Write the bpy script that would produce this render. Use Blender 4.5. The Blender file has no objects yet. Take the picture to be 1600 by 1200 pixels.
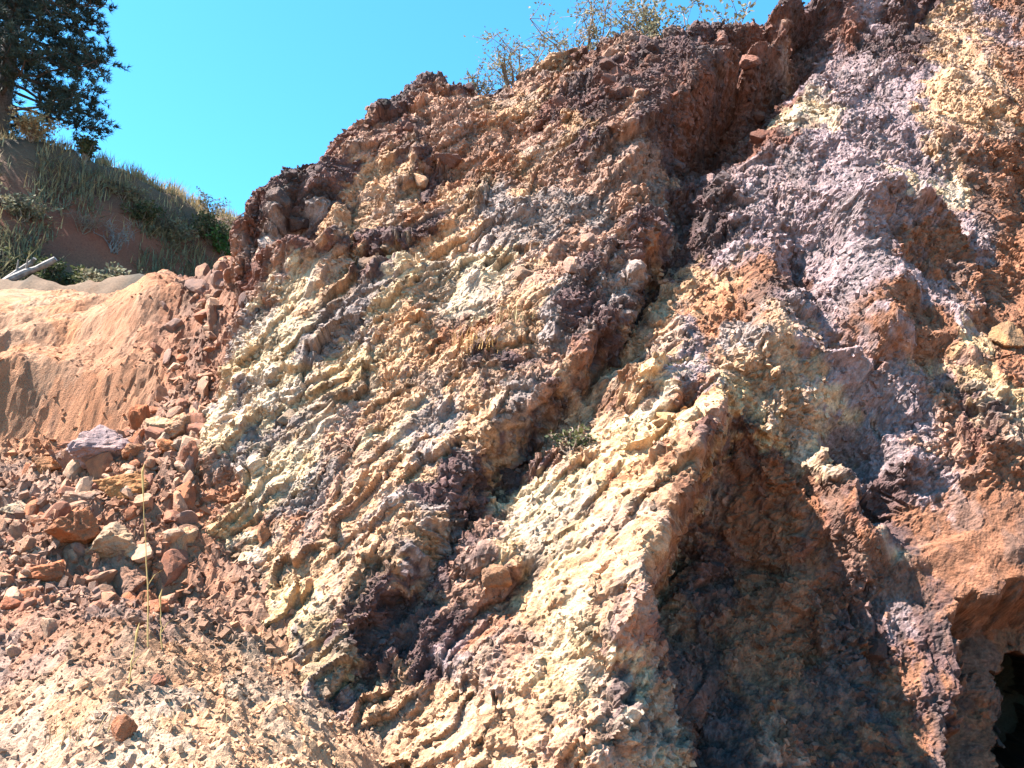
import bpy, math, random
import numpy as np
from mathutils import Vector, Matrix

# ------------------------------------------------------------------ camera, sky, sun, exposure
scn = bpy.context.scene
COL = scn.collection
cam_d = bpy.data.cameras.new('camera'); cam = bpy.data.objects.new('camera', cam_d); COL.objects.link(cam)
cam_d.lens = 28; cam_d.sensor_width = 36; cam_d.clip_end = 3000; cam_d.clip_start = 0.05
cam.location = (0, 0, 1.6); cam.rotation_euler = (math.radians(102), 0, 0)
scn.camera = cam

SUN = Vector((-0.53, -0.10, 0.84)).normalized()          # direction towards the sun: high, from the left
world = bpy.data.worlds.new('World'); scn.world = world; world.use_nodes = True
wn = world.node_tree.nodes; wl = world.node_tree.links
bg = wn['Background']; bg.inputs['Strength'].default_value = 0.075
sky = wn.new('ShaderNodeTexSky'); sky.sky_type = 'NISHITA'; sky.sun_disc = False
sky.sun_elevation = math.asin(SUN.z); sky.sun_rotation = math.atan2(SUN.x, SUN.y)
sky.altitude = 1200; sky.air_density = 1.0; sky.dust_density = 0.3; sky.ozone_density = 1.0
tint = wn.new('ShaderNodeMix'); tint.data_type = 'RGBA'; tint.blend_type = 'MULTIPLY'
tint.inputs[0].default_value = 1.0; tint.inputs[7].default_value = (0.40, 1.02, 1.15, 1)
wl.new(sky.outputs[0], tint.inputs[6]); wl.new(tint.outputs[2], bg.inputs['Color'])
sd = bpy.data.lights.new('sun', 'SUN'); sun = bpy.data.objects.new('sun', sd); COL.objects.link(sun)
sd.energy = 5.0; sd.angle = math.radians(0.5); sd.color = (1.0, 0.92, 0.83)
sun.rotation_euler = SUN.to_track_quat('Z', 'Y').to_euler()
scn.view_settings.view_transform = 'Standard'; scn.view_settings.look = 'None'
scn.view_settings.exposure = 2.5; scn.view_settings.gamma = 1.0; scn.view_settings.use_curve_mapping = False
scn.render.engine = 'CYCLES'
scn.cycles.max_bounces = 4; scn.cycles.diffuse_bounces = 3

random.seed(7); RNG = np.random.default_rng(11)

# ------------------------------------------------------------------ relief and mineral map of the quarry face
# The face is surveyed on a plane leaning back 65 degrees: u runs along it, v up it, h stands out from it.
U0, V0, DU = -5.5, -1.0, 0.1
RELIEF = [
 [(-3.44, 1.10, -1.00), (-3.73, 1.78, -1.20), (-4.00, 2.39, -1.25), (-4.24, 3.30, -1.25), (-4.38, 4.00, -1.25), (-4.32, 4.50, -1.20), (-4.17, 5.34, -1.10), (-4.18, 6.08, -1.10), (-4.16, 6.93, -1.00), (-4.26, 7.36, -0.80), (-4.37, 7.89, -0.60), (-4.10, 7.91, -0.45), (-4.11, 8.35, -0.40), (-3.69, 8.80, -0.40), (-3.31, 9.03, -0.45), (-3.05, 9.22, -0.50), (-3.13, 9.89, -0.60), (-2.74, 10.35, -0.60), (-2.43, 10.70, -0.60), (-1.89, 11.24, -0.60), (-1.32, 11.55, -0.60), (-0.48, 11.39, -0.60), (0.18, 11.50, -0.50), (0.34, 12.14, -0.50), (0.99, 12.58, -0.40), (1.96, 12.64, -0.20), (2.89, 12.46, 0.00), (3.65, 12.73, 0.00), (4.50, 12.83, 0.10), (5.77, 13.63, 0.10), (7.87, 14.81, 0.10), (13.12, 16.25, 0.10)],
 [(-3.25, 5.77, -0.75)],
 [(-3.34, 4.65, -0.80)],
 [(-3.58, 3.90, -0.95)],
 [(-3.53, 2.79, -1.00)],
 [(-3.04, 1.47, -0.80)],
 [(-2.56, 0.30, -0.35)],
 [(-1.66, 4.27, -0.30)],
 [(-1.77, 2.42, -0.30)],
 [(-1.17, -0.27, 0.10)],
 [(-0.87, 5.28, -0.20)],
 [(-2.82, -0.18, -0.30)],
 [(0.94, 2.77, 0.25)],
 [(0.34, 1.78, 0.20)],
 [(-0.25, 0.76, 0.20)],
 [(-0.87, -0.12, 0.20)],
 [(2.97, 1.85, -0.80)],
 [(3.11, 0.76, -0.80)],
 [(3.89, 1.39, -0.60)],
 [(3.90, 0.34, -0.50)],
 [(4.58, 1.66, -0.35)],
 [(4.24, 0.25, -0.15)],
 [(4.60, 1.20, -0.10)],
 [(5.33, 1.78, 0.20)],
 [(5.75, 2.94, 0.25)],
 [(5.09, 2.59, 0.00)],
 [(3.95, 2.16, -0.60)],
 [(4.10, 2.15, 0.35)],
 [(4.38, 1.89, -0.20)],
 [(4.01, 4.12, 0.00)],
 [(4.73, 3.97, 0.10)],
 [(3.64, 3.00, 0.30)],
 [(4.14, 2.65, 0.45)],
 [(4.60, 2.90, 0.45)],
 [(1.87, -0.28, 0.35)],
 [(6.16, 2.10, 0.30)],
 [(8.55, 7.46, 0.20)],
 [(4.30, 5.45, 0.60)],
 [(4.50, 6.97, 0.60)],
 [(5.33, 8.82, 0.35)],
 [(5.40, 10.80, 0.00)],
 [(6.63, 11.20, 0.00)],
 [(7.20, 10.80, 0.00)],
 [(8.13, 13.29, -0.70)],
 [(7.43, 13.23, -0.60)],
 [(6.46, 12.90, 0.10)],
 [(7.55, 10.46, 0.45)],
 [(7.81, 9.45, 0.50)],
 [(6.60, 8.28, 0.50)],
 [(7.77, 8.42, 0.40)],
 [(8.14, 8.46, -0.30)],
 [(7.49, 8.07, -0.30)],
 [(7.10, 8.18, 0.40)],
 [(6.50, 6.87, 0.10)],
 [(6.99, 6.21, 0.10)],
 [(5.94, 6.00, 0.30)],
 [(6.54, 5.33, 0.00)],
 [(5.66, 4.25, 0.50)],
 [(5.53, 3.82, 0.30)],
 [(5.95, 3.59, 0.35)],
 [(1.10, 10.22, 0.00)],
 [(0.00, 9.60, -0.20)],
 [(-1.63, 9.52, -0.40)],
 [(-0.96, 7.21, -0.20)],
 [(0.47, 6.98, 0.00)],
 [(1.36, 8.08, 0.30)],
 [(1.68, 9.68, 0.35)],
 [(-1.96, 7.38, -0.35)],
 [(-3.69, 7.85, -0.25)],
 [(-3.09, 8.46, -0.30)],
 [(-2.72, 8.61, -0.75)],
 [(-3.78, 7.49, -1.35)],
 [(-3.16, 7.05, -1.20)],
 [(-4.09, 6.71, -1.50)],
 [(2.08, 4.71, 0.45)],
 [(2.38, 5.59, 0.35)],
 [(2.80, 4.75, 0.15)],
 [(2.77, 5.59, 0.10)],
 [(2.11, 6.92, 0.30), (1.70, 5.59, 0.35), (1.20, 4.58, 0.35), (0.69, 3.87, 0.35), (0.00, 3.48, 0.25), (-0.40, 2.97, 0.20), (-0.79, 2.03, 0.15), (-1.35, 1.21, 0.05), (-1.79, 0.46, -0.05)],
 [(2.66, 7.62, -0.50), (2.20, 6.24, -0.50), (1.63, 5.14, -0.50), (1.04, 4.22, -0.45), (0.40, 3.56, -0.50), (-0.12, 3.00, -0.50), (-0.55, 2.01, -0.45), (-1.10, 1.23, -0.45), (-1.57, 0.41, -0.30)],
 [(2.37, 3.54, 0.85), (2.15, 2.81, 1.20), (1.73, 1.93, 1.40), (1.40, 1.34, 1.50), (1.13, 0.91, 1.50), (0.94, 0.56, 1.40), (0.82, 0.28, 1.10)],
 [(2.73, 3.44, 0.10), (2.46, 2.93, -0.45), (2.13, 2.40, -0.75), (1.79, 1.90, -0.90), (1.51, 1.40, -0.90), (1.28, 0.80, -0.50)],
 [(-0.23, 0.09, 0.45), (0.28, 0.14, 0.75), (0.84, 0.19, 0.85), (1.36, 0.21, 0.70)],
 [(0.00, -0.37, 0.60), (0.53, -0.29, 0.90), (0.84, -0.44, 0.90)],
 [(0.84, -0.44, 0.90), (1.09, -0.15, 0.75)],
 [(1.92, 0.38, -0.30), (1.63, -0.20, -0.20)],
 [(2.49, 3.50, 0.60), (2.94, 3.17, 0.30), (3.31, 2.75, 0.00), (3.48, 2.45, -0.20)],
 [(2.80, 3.25, -0.10), (3.18, 2.97, -0.45), (3.45, 2.63, -0.70)],
 [(4.01, 3.29, -0.90), (4.11, 2.27, -1.00)],
 [(3.51, 2.93, -0.30), (3.55, 2.53, -0.35)],
 [(3.77, 2.68, 0.20), (3.92, 1.90, 0.10)],
 [(3.46, 4.39, 0.45), (4.10, 4.20, 0.50), (5.00, 4.49, 0.40)],
 [(3.53, 4.29, 0.10), (4.27, 4.29, 0.05), (5.19, 4.39, 0.05)],
 [(5.25, 10.54, 0.10), (4.50, 9.20, 0.20), (3.84, 8.23, 0.25), (3.24, 7.53, 0.20), (3.02, 6.87, 0.10), (2.81, 6.31, 0.00)],
 [(4.96, 5.59, 0.70), (4.61, 4.48, 0.70)],
 [(5.58, 5.86, 0.20), (5.36, 5.02, 0.10)],
 [(5.24, 12.45, 0.40), (4.07, 11.10, 0.60), (3.08, 10.03, 0.65), (2.35, 9.05, 0.65), (1.87, 8.22, 0.60), (1.78, 7.51, 0.45)],
 [(3.50, 11.47, 0.45), (2.57, 10.38, 0.50), (1.79, 9.37, 0.50), (1.28, 8.43, 0.45)],
 [(6.12, 13.71, -0.80), (5.49, 13.05, -1.40), (4.61, 11.90, -1.60), (3.76, 10.64, -1.50), (3.15, 9.39, -1.10), (2.71, 8.43, -0.80)],
 [(5.66, 12.28, -1.20), (5.06, 11.51, -1.40), (4.20, 10.28, -1.30), (3.51, 9.26, -1.00)],
 [(4.72, 6.64, 0.90), (5.24, 6.88, 0.95), (5.84, 6.70, 0.85)],
 [(4.93, 6.75, 0.50), (6.14, 6.89, 0.30)],
 [(-3.80, 6.93, -0.20), (-3.18, 6.83, -0.05), (-2.63, 6.86, -0.20)],
 [(-2.63, 6.86, -0.20), (-2.75, 7.95, -0.20)],
 [(-4.08, 7.61, -1.20), (-2.99, 7.43, -1.10)],
 [(-2.55, 7.44, -0.80), (-2.63, 8.39, -0.70)],
 [(-2.36, 6.30, -0.30), (-1.66, 6.47, -0.15), (-1.02, 6.52, -0.10)],
 [(-2.44, 6.57, -0.90), (-1.67, 6.77, -0.80), (-1.02, 6.77, -0.60)],
 [(1.24, 3.66, 0.75), (1.80, 3.81, 0.80), (1.78, 3.40, 0.85), (1.40, 3.04, 0.75)],
 [(1.95, 3.34, 0.45), (1.52, 3.09, 0.40), (1.10, 3.51, 0.20), (1.10, 4.03, 0.15)],
 [(3.06, 6.04, 0.50), (3.50, 6.17, 0.55), (3.34, 5.00, 0.60), (3.18, 4.19, 0.45)],
 [(4.09, 6.52, -0.20), (3.83, 5.19, -0.10)],
 [(-0.36, 1.55, 0.30), (0.00, 1.53, 0.40), (0.03, 1.25, 0.35)],
 [(0.10, 1.28, 0.05), (-0.27, 1.26, 0.00)]]
ZONES = {
 'purple': [(3.96,12.79),(5.92,13.12),(7.82,13.19),(2.56,11.35),(3.03,10.92),(3.52,10.74),(6.93,12.14),(7.58,12.24),(-1.50,11.64),(-0.90,11.64),(-0.30,11.59),(1.40,10.66),(2.35,9.86),(-2.60,10.64),(-2.01,10.59),(1.30,9.40),(2.23,8.84),(1.24,8.44),(2.27,8.63),(-3.91,8.59),(-2.88,8.61),(-1.30,8.53),(2.82,7.98),(3.10,7.30),(-2.21,7.18),(-1.67,6.91),(1.56,6.36),(2.04,6.48),(2.64,7.00),(2.96,6.53),(-3.31,7.12),(-2.13,6.47),(1.08,5.78),(1.04,5.15),(1.45,5.09),(2.05,5.80),(3.53,5.11),(1.00,4.55),(1.50,5.00),(-0.20,4.24),(0.59,3.83),(5.50,3.60),(0.20,3.46),(2.82,3.25),(-0.54,2.78),(-0.19,3.02),(0.20,3.14),(3.86,2.84),(4.46,2.71),(-0.54,2.47),(-0.19,2.72),(3.92,2.62),(4.39,2.35),(-0.55,2.21),(4.37,2.05),(-0.87,1.75),(-0.53,1.83),(2.42,2.01),(-1.51,1.35),(-1.18,1.36),(-0.88,1.51),(4.33,1.46),(-1.82,1.05),(-1.46,0.99),(-1.19,1.13),(-0.84,1.09),(0.98,0.58),(3.65,1.20),(4.23,1.11),(4.50,1.07),(-1.47,0.74),(-1.15,0.76),(-0.80,0.70),(3.54,0.83),(3.85,0.81),(4.41,0.74),(-2.08,0.43),(1.70,0.36),(3.44,0.49),(4.30,0.42),(0.96,-0.13),(2.01,0.11),(4.19,0.12),(-2.30,-0.16),(4.09,-0.17)],
 'red_brown': [(4.46,12.44),(6.46,12.94),(1.50,12.09),(4.30,11.47),(5.38,12.87),(1.88,10.21),(2.83,9.69),(3.66,10.78),(4.63,12.01),(5.51,12.71),(0.81,9.83),(2.97,9.83),(3.86,11.00),(4.81,12.03),(5.14,11.24),(-3.04,9.66),(-1.92,9.55),(3.06,9.73),(3.99,10.94),(4.49,10.63),(4.25,8.54),(3.07,9.32),(3.61,9.26),(-4.35,7.99),(-3.63,7.06),(-3.12,6.99),(-2.63,6.94),(-4.25,6.96),(-3.83,7.14),(3.66,5.73),(-4.16,6.38),(5.36,3.16),(3.17,2.92),(2.50,2.75),(2.05,2.30),(2.07,2.05),(3.54,2.02),(2.35,1.60),(3.76,1.58),(2.26,1.19),(3.32,1.21),(1.46,0.72),(1.80,0.75),(3.13,0.50),(1.69,0.09),(2.67,0.14),(1.67,-0.18)],
 'tan_brown': [(4.93,12.09),(2.05,11.73),(8.82,11.36),(0.30,11.42),(0.86,11.05),(-1.43,10.53),(-0.85,10.47),(1.76,9.00),(-2.48,9.63),(-1.36,9.46),(-0.81,9.38),(-0.27,9.25),(0.26,9.07),(1.69,8.21),(7.13,8.38),(0.74,8.00),(1.21,7.81),(1.66,7.63),(2.25,8.17),(1.63,7.08),(-4.82,7.49),(-4.30,7.46),(0.69,6.56),(1.13,6.45),(-5.21,6.89),(-4.72,6.90),(0.66,5.88),(-5.08,6.28),(-4.62,6.32),(-3.69,6.42),(-4.95,5.70),(-4.50,5.73),(0.20,4.15),(5.32,4.13),(-4.71,4.62),(5.15,3.63),(-1.79,3.57),(0.60,3.59),(2.23,2.80),(4.97,3.14),(0.57,2.96),(2.47,2.99),(-3.92,3.10),(-2.09,2.70),(-2.44,2.34),(-0.18,2.16),(-0.16,1.53),(1.37,1.29),(-0.51,1.39),(-0.17,1.31),(0.97,0.78),(-3.50,1.38),(-0.15,0.57),(1.06,0.54),(-3.19,0.55),(-1.44,0.44),(1.28,0.18),(-3.07,0.20),(-2.71,0.17),(-2.02,0.12),(0.68,-0.15),(-1.97,-0.17),(0.40,-0.38),(2.57,-0.18)],
 'lilac': [(7.18,13.16),(9.31,12.58),(5.96,12.73),(6.30,12.08),(5.30,10.67),(5.89,10.72),(6.41,10.65),(6.96,10.64),(5.48,9.44),(5.97,9.37),(6.47,9.33),(4.70,8.44),(5.13,8.31),(5.55,8.18),(6.01,8.15),(3.61,7.77),(4.05,7.67),(4.46,7.54),(4.81,7.32),(5.10,7.01),(3.45,6.97),(3.87,6.89),(4.29,6.83),(4.67,6.69),(5.16,6.77),(5.67,6.86),(6.15,6.89),(3.24,6.08),(3.73,6.22),(4.21,6.30),(4.56,6.14),(4.96,6.08),(6.57,6.48),(4.16,5.85),(4.36,5.45),(4.73,5.38),(5.30,5.60),(4.02,5.25),(4.29,5.00),(5.69,5.23),(2.18,4.49),(3.77,4.49),(2.03,3.74),(3.80,4.22),(4.22,4.25),(4.62,4.25),(5.01,4.23),(4.44,3.69),(4.80,3.66),(3.92,3.21),(4.26,3.18),(4.60,3.14),(4.11,2.71),(4.86,2.74),(4.04,2.35),(-0.49,1.01),(3.95,1.16),(-0.47,0.64),(-1.74,0.40),(-2.96,-0.12)],
 'tan': [(8.29,12.91),(8.77,12.68),(0.92,12.43),(7.88,11.71),(8.28,11.41),(7.38,10.41),(7.80,10.21),(8.34,10.21),(-0.28,10.35),(0.28,10.13),(6.95,9.28),(7.44,9.24),(7.96,9.25),(0.77,8.82),(6.53,8.22),(-2.38,8.74),(-1.83,8.63),(0.25,8.18),(-2.71,7.63),(-2.31,8.00),(-1.75,7.78),(-0.74,7.60),(-1.18,6.84),(-0.71,6.87),(-2.69,6.76),(0.22,5.99),(2.46,6.02),(2.84,5.83),(-2.62,6.16),(-0.22,5.47),(0.21,5.35),(2.35,5.31),(-1.55,5.23),(-1.09,5.09),(0.21,4.73),(1.87,4.78),(3.37,4.48),(-1.48,4.57),(-1.04,4.46),(-0.61,4.35),(0.58,4.06),(1.31,3.84),(2.85,3.92),(3.31,4.07),(-1.86,4.10),(-1.42,3.99),(-1.00,3.89),(-0.59,3.79),(-0.19,3.69),(1.02,4.02),(3.22,3.60),(3.66,3.68),(-0.57,3.26),(-0.19,3.20),(0.96,3.33),(5.72,3.16),(-1.73,3.07),(-1.32,2.97),(-0.93,2.88),(0.90,2.76),(1.72,2.13),(-1.68,2.61),(1.39,1.84),(-2.02,2.25),(-1.62,2.17),(-1.23,2.08),(1.08,1.57),(1.31,1.37),(-2.79,2.01),(-2.36,1.91),(-1.95,1.83),(-1.56,1.75),(-1.19,1.67),(0.48,1.47),(1.02,1.15),(-1.89,1.43),(0.46,1.09),(0.74,0.95),(-3.04,1.28),(0.15,0.85),(0.71,0.63),(-3.34,0.95),(-2.52,0.82),(0.15,0.50),(0.70,0.36),(-2.81,0.51),(-2.44,0.47),(-1.10,0.40),(-0.77,0.35),(-0.45,0.30),(-0.15,0.23),(0.14,0.17),(0.42,0.13),(0.69,0.12),(-1.70,0.11),(-1.38,0.09),(-1.06,0.06),(-0.74,0.03),(-0.44,-0.01),(-0.14,-0.06),(0.14,-0.10),(0.41,-0.13),(-1.65,-0.19),(-1.33,-0.21),(-1.02,-0.24),(-0.72,-0.26),(-0.42,-0.29),(-0.14,-0.32),(0.14,-0.36),(0.66,-0.40),(1.27,-0.30)],
 'ochre_brown': [(9.89,12.55),(9.40,11.37),(8.94,10.30),(8.56,9.37),(7.71,8.50),(8.29,8.60),(6.98,7.78),(7.69,8.07),(8.12,8.00),(6.83,7.19),(7.39,7.31),(7.83,7.26),(5.46,6.19),(6.02,6.35),(7.07,6.54),(7.52,6.53),(3.16,5.57),(5.85,5.77),(6.33,5.83),(6.80,5.87),(7.24,5.87),(3.07,5.01),(4.58,4.83),(5.15,5.07),(6.12,5.23),(6.59,5.29),(6.97,5.24),(4.13,4.43),(4.51,4.41),(4.96,4.49),(5.48,4.64),(6.29,4.63),(6.71,4.65),(1.01,4.26),(6.05,4.07),(6.47,4.10),(1.31,3.51),(6.26,3.60),(6.09,3.16),(2.89,3.06),(5.25,2.77),(5.60,2.76),(5.94,2.75),(1.72,1.88),(2.88,2.74),(3.29,2.78),(3.59,2.68),(4.79,2.39),(5.16,2.40),(5.48,2.37),(5.80,2.36),(2.47,2.39),(2.84,2.38),(3.63,2.42),(4.06,2.47),(4.72,2.05),(5.05,2.04),(5.35,2.00),(5.67,1.98),(2.79,2.00),(3.16,2.01),(3.94,2.04),(4.09,1.84),(4.38,1.78),(4.68,1.74),(4.97,1.69),(5.25,1.65),(5.56,1.64),(1.66,1.68),(2.71,1.60),(3.43,1.60),(4.05,1.52),(4.61,1.41),(4.88,1.36),(5.17,1.33),(5.46,1.31),(-0.16,0.93),(1.59,1.25),(2.61,1.20),(2.97,1.21),(4.78,1.03),(5.07,1.01),(5.36,0.99),(2.16,0.79),(2.89,0.85),(3.23,0.86),(4.13,0.78),(4.68,0.71),(4.97,0.69),(5.26,0.68),(2.43,0.46),(2.79,0.49),(3.75,0.48),(4.58,0.40),(5.15,0.38),(2.33,0.12),(4.47,0.10),(4.76,0.09),(5.05,0.09),(2.89,-0.17),(3.52,-0.16),(4.66,-0.19),(4.94,-0.20)],
 'cream': [(4.98,9.48),(5.53,7.00),(6.18,7.30),(-1.71,6.74),(-1.20,6.62),(-0.69,6.30),(-0.23,6.12),(-3.14,6.27),(-1.63,5.97),(-0.67,5.61),(-3.52,5.66),(-3.00,5.53),(-3.38,5.00),(-2.89,4.90),(-1.94,4.69),(-4.29,4.65),(-3.26,4.40),(-2.78,4.31),(1.59,3.23),(4.06,3.71),(-4.16,4.10),(-3.65,3.98),(-2.23,3.67),(-1.37,3.46),(3.56,3.23),(-3.06,3.37),(-2.60,3.27),(0.18,2.56),(0.85,2.23),(0.17,2.03),(3.99,2.02),(-3.24,2.10),(-3.14,1.69),(0.16,1.22),(0.45,0.75),(0.98,0.13),(1.28,-0.05),(0.93,-0.39)],
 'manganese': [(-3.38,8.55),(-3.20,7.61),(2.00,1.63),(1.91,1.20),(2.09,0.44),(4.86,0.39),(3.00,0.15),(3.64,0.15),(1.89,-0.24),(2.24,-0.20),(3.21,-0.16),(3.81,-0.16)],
 'rust': [(-0.77,8.44),(-0.25,8.33),(-1.24,7.67),(2.05,6.16),(2.72,5.17),(-0.64,4.95),(-0.21,4.84),(2.59,4.52),(-4.39,5.17),(1.96,3.26),(-4.04,3.58),(1.49,2.36),(-3.81,2.64),(-2.88,2.44),(3.23,2.40),(-3.71,2.21),(-3.61,1.79),(3.07,1.61),(2.52,0.82),(4.04,0.46),(3.32,0.15),(3.93,0.14),(4.37,-0.18)],
 'grey': [(-3.72,7.69),(-0.24,7.51),(0.24,7.39),(0.71,7.26),(1.17,7.13),(2.12,7.20),(-0.23,6.78),(0.23,6.67),(1.50,5.69),(-2.12,6.08),(0.63,5.24),(-4.04,5.75),(-2.51,5.45),(-2.02,5.35),(0.61,4.64),(2.97,4.47),(-3.77,4.53),(0.19,3.60),(-3.16,3.87),(-0.96,3.36),(-3.54,3.48),(-2.16,3.17),(-2.52,2.79),(-1.28,2.51),(-0.89,2.42),(-0.86,2.00),(-2.14,0.76),(-2.36,0.15),(-2.63,-0.14)],
 'yellow': [(-1.14,5.80),(5.84,4.58),(-3.89,5.11),(-2.41,4.80),(1.64,3.68),(2.40,3.74),(5.65,4.06),(-2.32,4.21),(2.20,3.01),(2.78,3.47),(5.86,3.58),(-2.69,3.77),(1.28,3.11),(1.61,2.99),(1.86,2.72),(3.15,3.18),(1.21,2.56),(3.61,3.00),(-3.44,2.99),(-2.97,2.89),(0.53,2.41),(1.14,2.04),(-3.34,2.54),(0.51,1.91),(0.81,1.75),(0.16,1.54),(0.77,1.32),(-2.70,1.59),(-2.28,1.51),(-2.61,1.20),(-2.21,1.12),(-2.92,0.89),(-1.76,0.69),(0.43,0.43)]}
CREST = [(-3.44,1.10),(-3.73,1.78),(-4.00,2.39),(-4.24,3.30),(-4.38,4.00),(-4.32,4.50),(-4.17,5.34),(-4.18,6.08),(-4.16,6.93),(-4.26,7.36),(-4.37,7.89),(-4.10,7.91),(-4.11,8.35),(-3.69,8.80),(-3.31,9.03),(-3.05,9.22),(-3.13,9.89),(-2.74,10.35),(-2.43,10.70),(-1.89,11.24),(-1.32,11.55),(-0.48,11.39),(0.18,11.50),(0.34,12.14),(0.99,12.58),(1.96,12.64),(2.89,12.46),(3.65,12.73),(4.50,12.83),(5.77,13.63),(7.87,14.81),(13.12,16.25)]
ADIT_MOUTH = [(4.00,-0.85),(4.38,0.36),(4.61,1.06),(4.80,1.30),(5.09,1.37),(5.52,1.51),(6.24,1.44),(6.44,0.86),(5.62,-0.85)]
ADIT_BORE = [(4.78,-0.75),(5.28,0.72),(5.47,1.01),(5.71,1.13),(6.29,1.14),(6.39,0.72),(5.80,-0.75)]
LEAN = math.radians(65)
PN = np.array([0, -math.sin(LEAN), math.cos(LEAN)], np.float32)
PV = np.array([0, math.cos(LEAN), math.sin(LEAN)], np.float32)
PO = np.array([0, 8.0, 0], np.float32)

# ------------------------------------------------------------------ noise
def _hash(ix, iy, seed):
    h = (ix.astype(np.uint32) * np.uint32(374761393) + iy.astype(np.uint32) * np.uint32(668265263) + np.uint32((seed * 974634777) & 0xffffffff))
    h = (h ^ (h >> np.uint32(13))) * np.uint32(1274126177)
    h = (h ^ (h >> np.uint32(16))) * np.uint32(2246822519)
    return h ^ (h >> np.uint32(15))
def rnd(ix, iy, seed): return _hash(ix, iy, seed).astype(np.float32) * np.float32(1 / 4294967296.0)
def perlin(x, y, seed):
    xi = np.floor(x); yi = np.floor(y); fx = (x - xi).astype(np.float32); fy = (y - yi).astype(np.float32)
    ix = xi.astype(np.int64); iy = yi.astype(np.int64)
    sx = fx * fx * fx * (fx * (fx * 6 - 15) + 10); sy = fy * fy * fy * (fy * (fy * 6 - 15) + 10)
    def g(dx, dy):
        a = rnd(ix + dx, iy + dy, seed) * np.float32(6.2831853)
        return np.cos(a) * (fx - dx) + np.sin(a) * (fy - dy)
    a = g(0, 0); b = g(1, 0); c = g(0, 1); d = g(1, 1)
    p = a + sx * (b - a); q = c + sx * (d - c)
    return (p + sy * (q - p)) * np.float32(1.5)
def fbm(x, y, seed, octs=4, gain=0.5, ridged=False):
    s = 0; a = 1.0
    for o in range(octs):
        n = perlin(x * 2 ** o + o * 17.3, y * 2 ** o - o * 9.1, seed + o)
        s = s + a * ((0.5 - np.abs(n)) if ridged else n); a *= gain
    return s
def facets(x, y, seed, tilt=0.6):
    """Broken-rock blocks: every cell is a flat, tilted, offset facet. Returns relief, edge distance, cell random."""
    ix = np.floor(x).astype(np.int64); iy = np.floor(y).astype(np.int64)
    b1 = np.full(x.shape, 9.0, np.float32); b2 = b1.copy()
    val = np.zeros(x.shape, np.float32); cid = np.zeros(x.shape, np.float32)
    for dx in (-1, 0, 1):
        for dy in (-1, 0, 1):
            jx = ix + dx; jy = iy + dy
            px = jx + rnd(jx, jy, seed); py = jy + rnd(jx, jy, seed + 1)
            ax = (x - px).astype(np.float32); ay = (y - py).astype(np.float32)
            d = ax * ax + ay * ay
            m = d < b1
            b2 = np.where(m, b1, np.minimum(b2, d))
            v = (rnd(jx, jy, seed + 2) - 0.5) + tilt * 2 * ((rnd(jx, jy, seed + 3) - 0.5) * ax + (rnd(jx, jy, seed + 4) - 0.5) * ay)
            val = np.where(m, v, val); cid = np.where(m, rnd(jx, jy, seed + 5), cid); b1 = np.where(m, d, b1)
    return val, np.sqrt(b2) - np.sqrt(b1), cid
def _h3(ix, iy, iz, seed): return _hash(ix + iz * 7919, iy - iz * 104729, seed)
JOINTS = np.array([(.75, .1, .55), (-.25, .85, .35), (-.7, -.35, .5), (.1, -.8, -.5), (.3, .35, -.85), (-.5, .5, -.6), (0, .25, .1), (.15, -.1, .2)], np.float32)   # the few ways this rock breaks
def facets3(p, seed, tilt=0.7, K=14.0):
    """Broken blocks in three dimensions, every block cut by one of the rock's joint planes. p: (n,3). Returns relief, edge distance, two cell randoms."""
    q = p - 0.5; i0 = np.floor(q).astype(np.int64); n = len(p)
    b1 = np.full(n, 9.0, np.float32); b2 = b1.copy(); val = np.zeros(n, np.float32); wsum = np.full(n, 1e-20, np.float32); c1 = np.zeros(n, np.float32); c2 = np.zeros(n, np.float32)
    k = np.float32(1 / 1024.0)
    for dx in (0, 1):
        for dy in (0, 1):
            for dz in (0, 1):
                jx = i0[:, 0] + dx; jy = i0[:, 1] + dy; jz = i0[:, 2] + dz
                h = _h3(jx, jy, jz, seed); g = _h3(jx, jy, jz, seed + 1)
                j3 = [((h >> np.uint32(s)) & np.uint32(1023)).astype(np.float32) * k for s in (0, 10, 20)]
                ax = (p[:, 0] - jx - 0.06 - 0.88 * j3[0]).astype(np.float32); ay = (p[:, 1] - jy - 0.06 - 0.88 * j3[1]).astype(np.float32); az = (p[:, 2] - jz - 0.06 - 0.88 * j3[2]).astype(np.float32)
                d = ax * ax + ay * ay + az * az; m = d < b1
                b2 = np.where(m, b1, np.minimum(b2, d)); b1 = np.where(m, d, b1)
                off = ((h ^ g) & np.uint32(1023)).astype(np.float32) * k; t3 = JOINTS[(g >> np.uint32(8)) & np.uint32(7)]
                jit = ((g & np.uint32(127)).astype(np.float32) / 127 - 0.5) * 0.5
                wt = np.exp(-K * d); wsum += wt
                val += wt * (0.9 * (off - 0.5) + 1.4 * tilt * ((t3[:, 0] + jit) * ax + t3[:, 1] * ay + (t3[:, 2] - jit) * az))
                c1 = np.where(m, off, c1); c2 = np.where(m, j3[1], c2)
    return val / wsum, np.sqrt(b2) - np.sqrt(b1), c1, c2
def perlin3(p, seed):
    """Cheap three-dimensional noise: two skewed planes of gradient noise."""
    return (perlin(p[:, 0] + 0.37 * p[:, 2], p[:, 1] - 0.53 * p[:, 2], seed) + perlin(p[:, 2] + 0.41 * p[:, 1], p[:, 0] - 0.29 * p[:, 1] + 31.7, seed + 7)) * np.float32(0.75)
def fbm3(p, seed, octs=4, gain=0.5, ridged=False):
    s = 0; a = 1.0
    for o in range(octs):
        n = perlin3(p * 2.0 ** o + o * 13.7, seed + o); s = s + a * ((0.5 - np.abs(n)) if ridged else n); a *= gain
    return s
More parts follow.
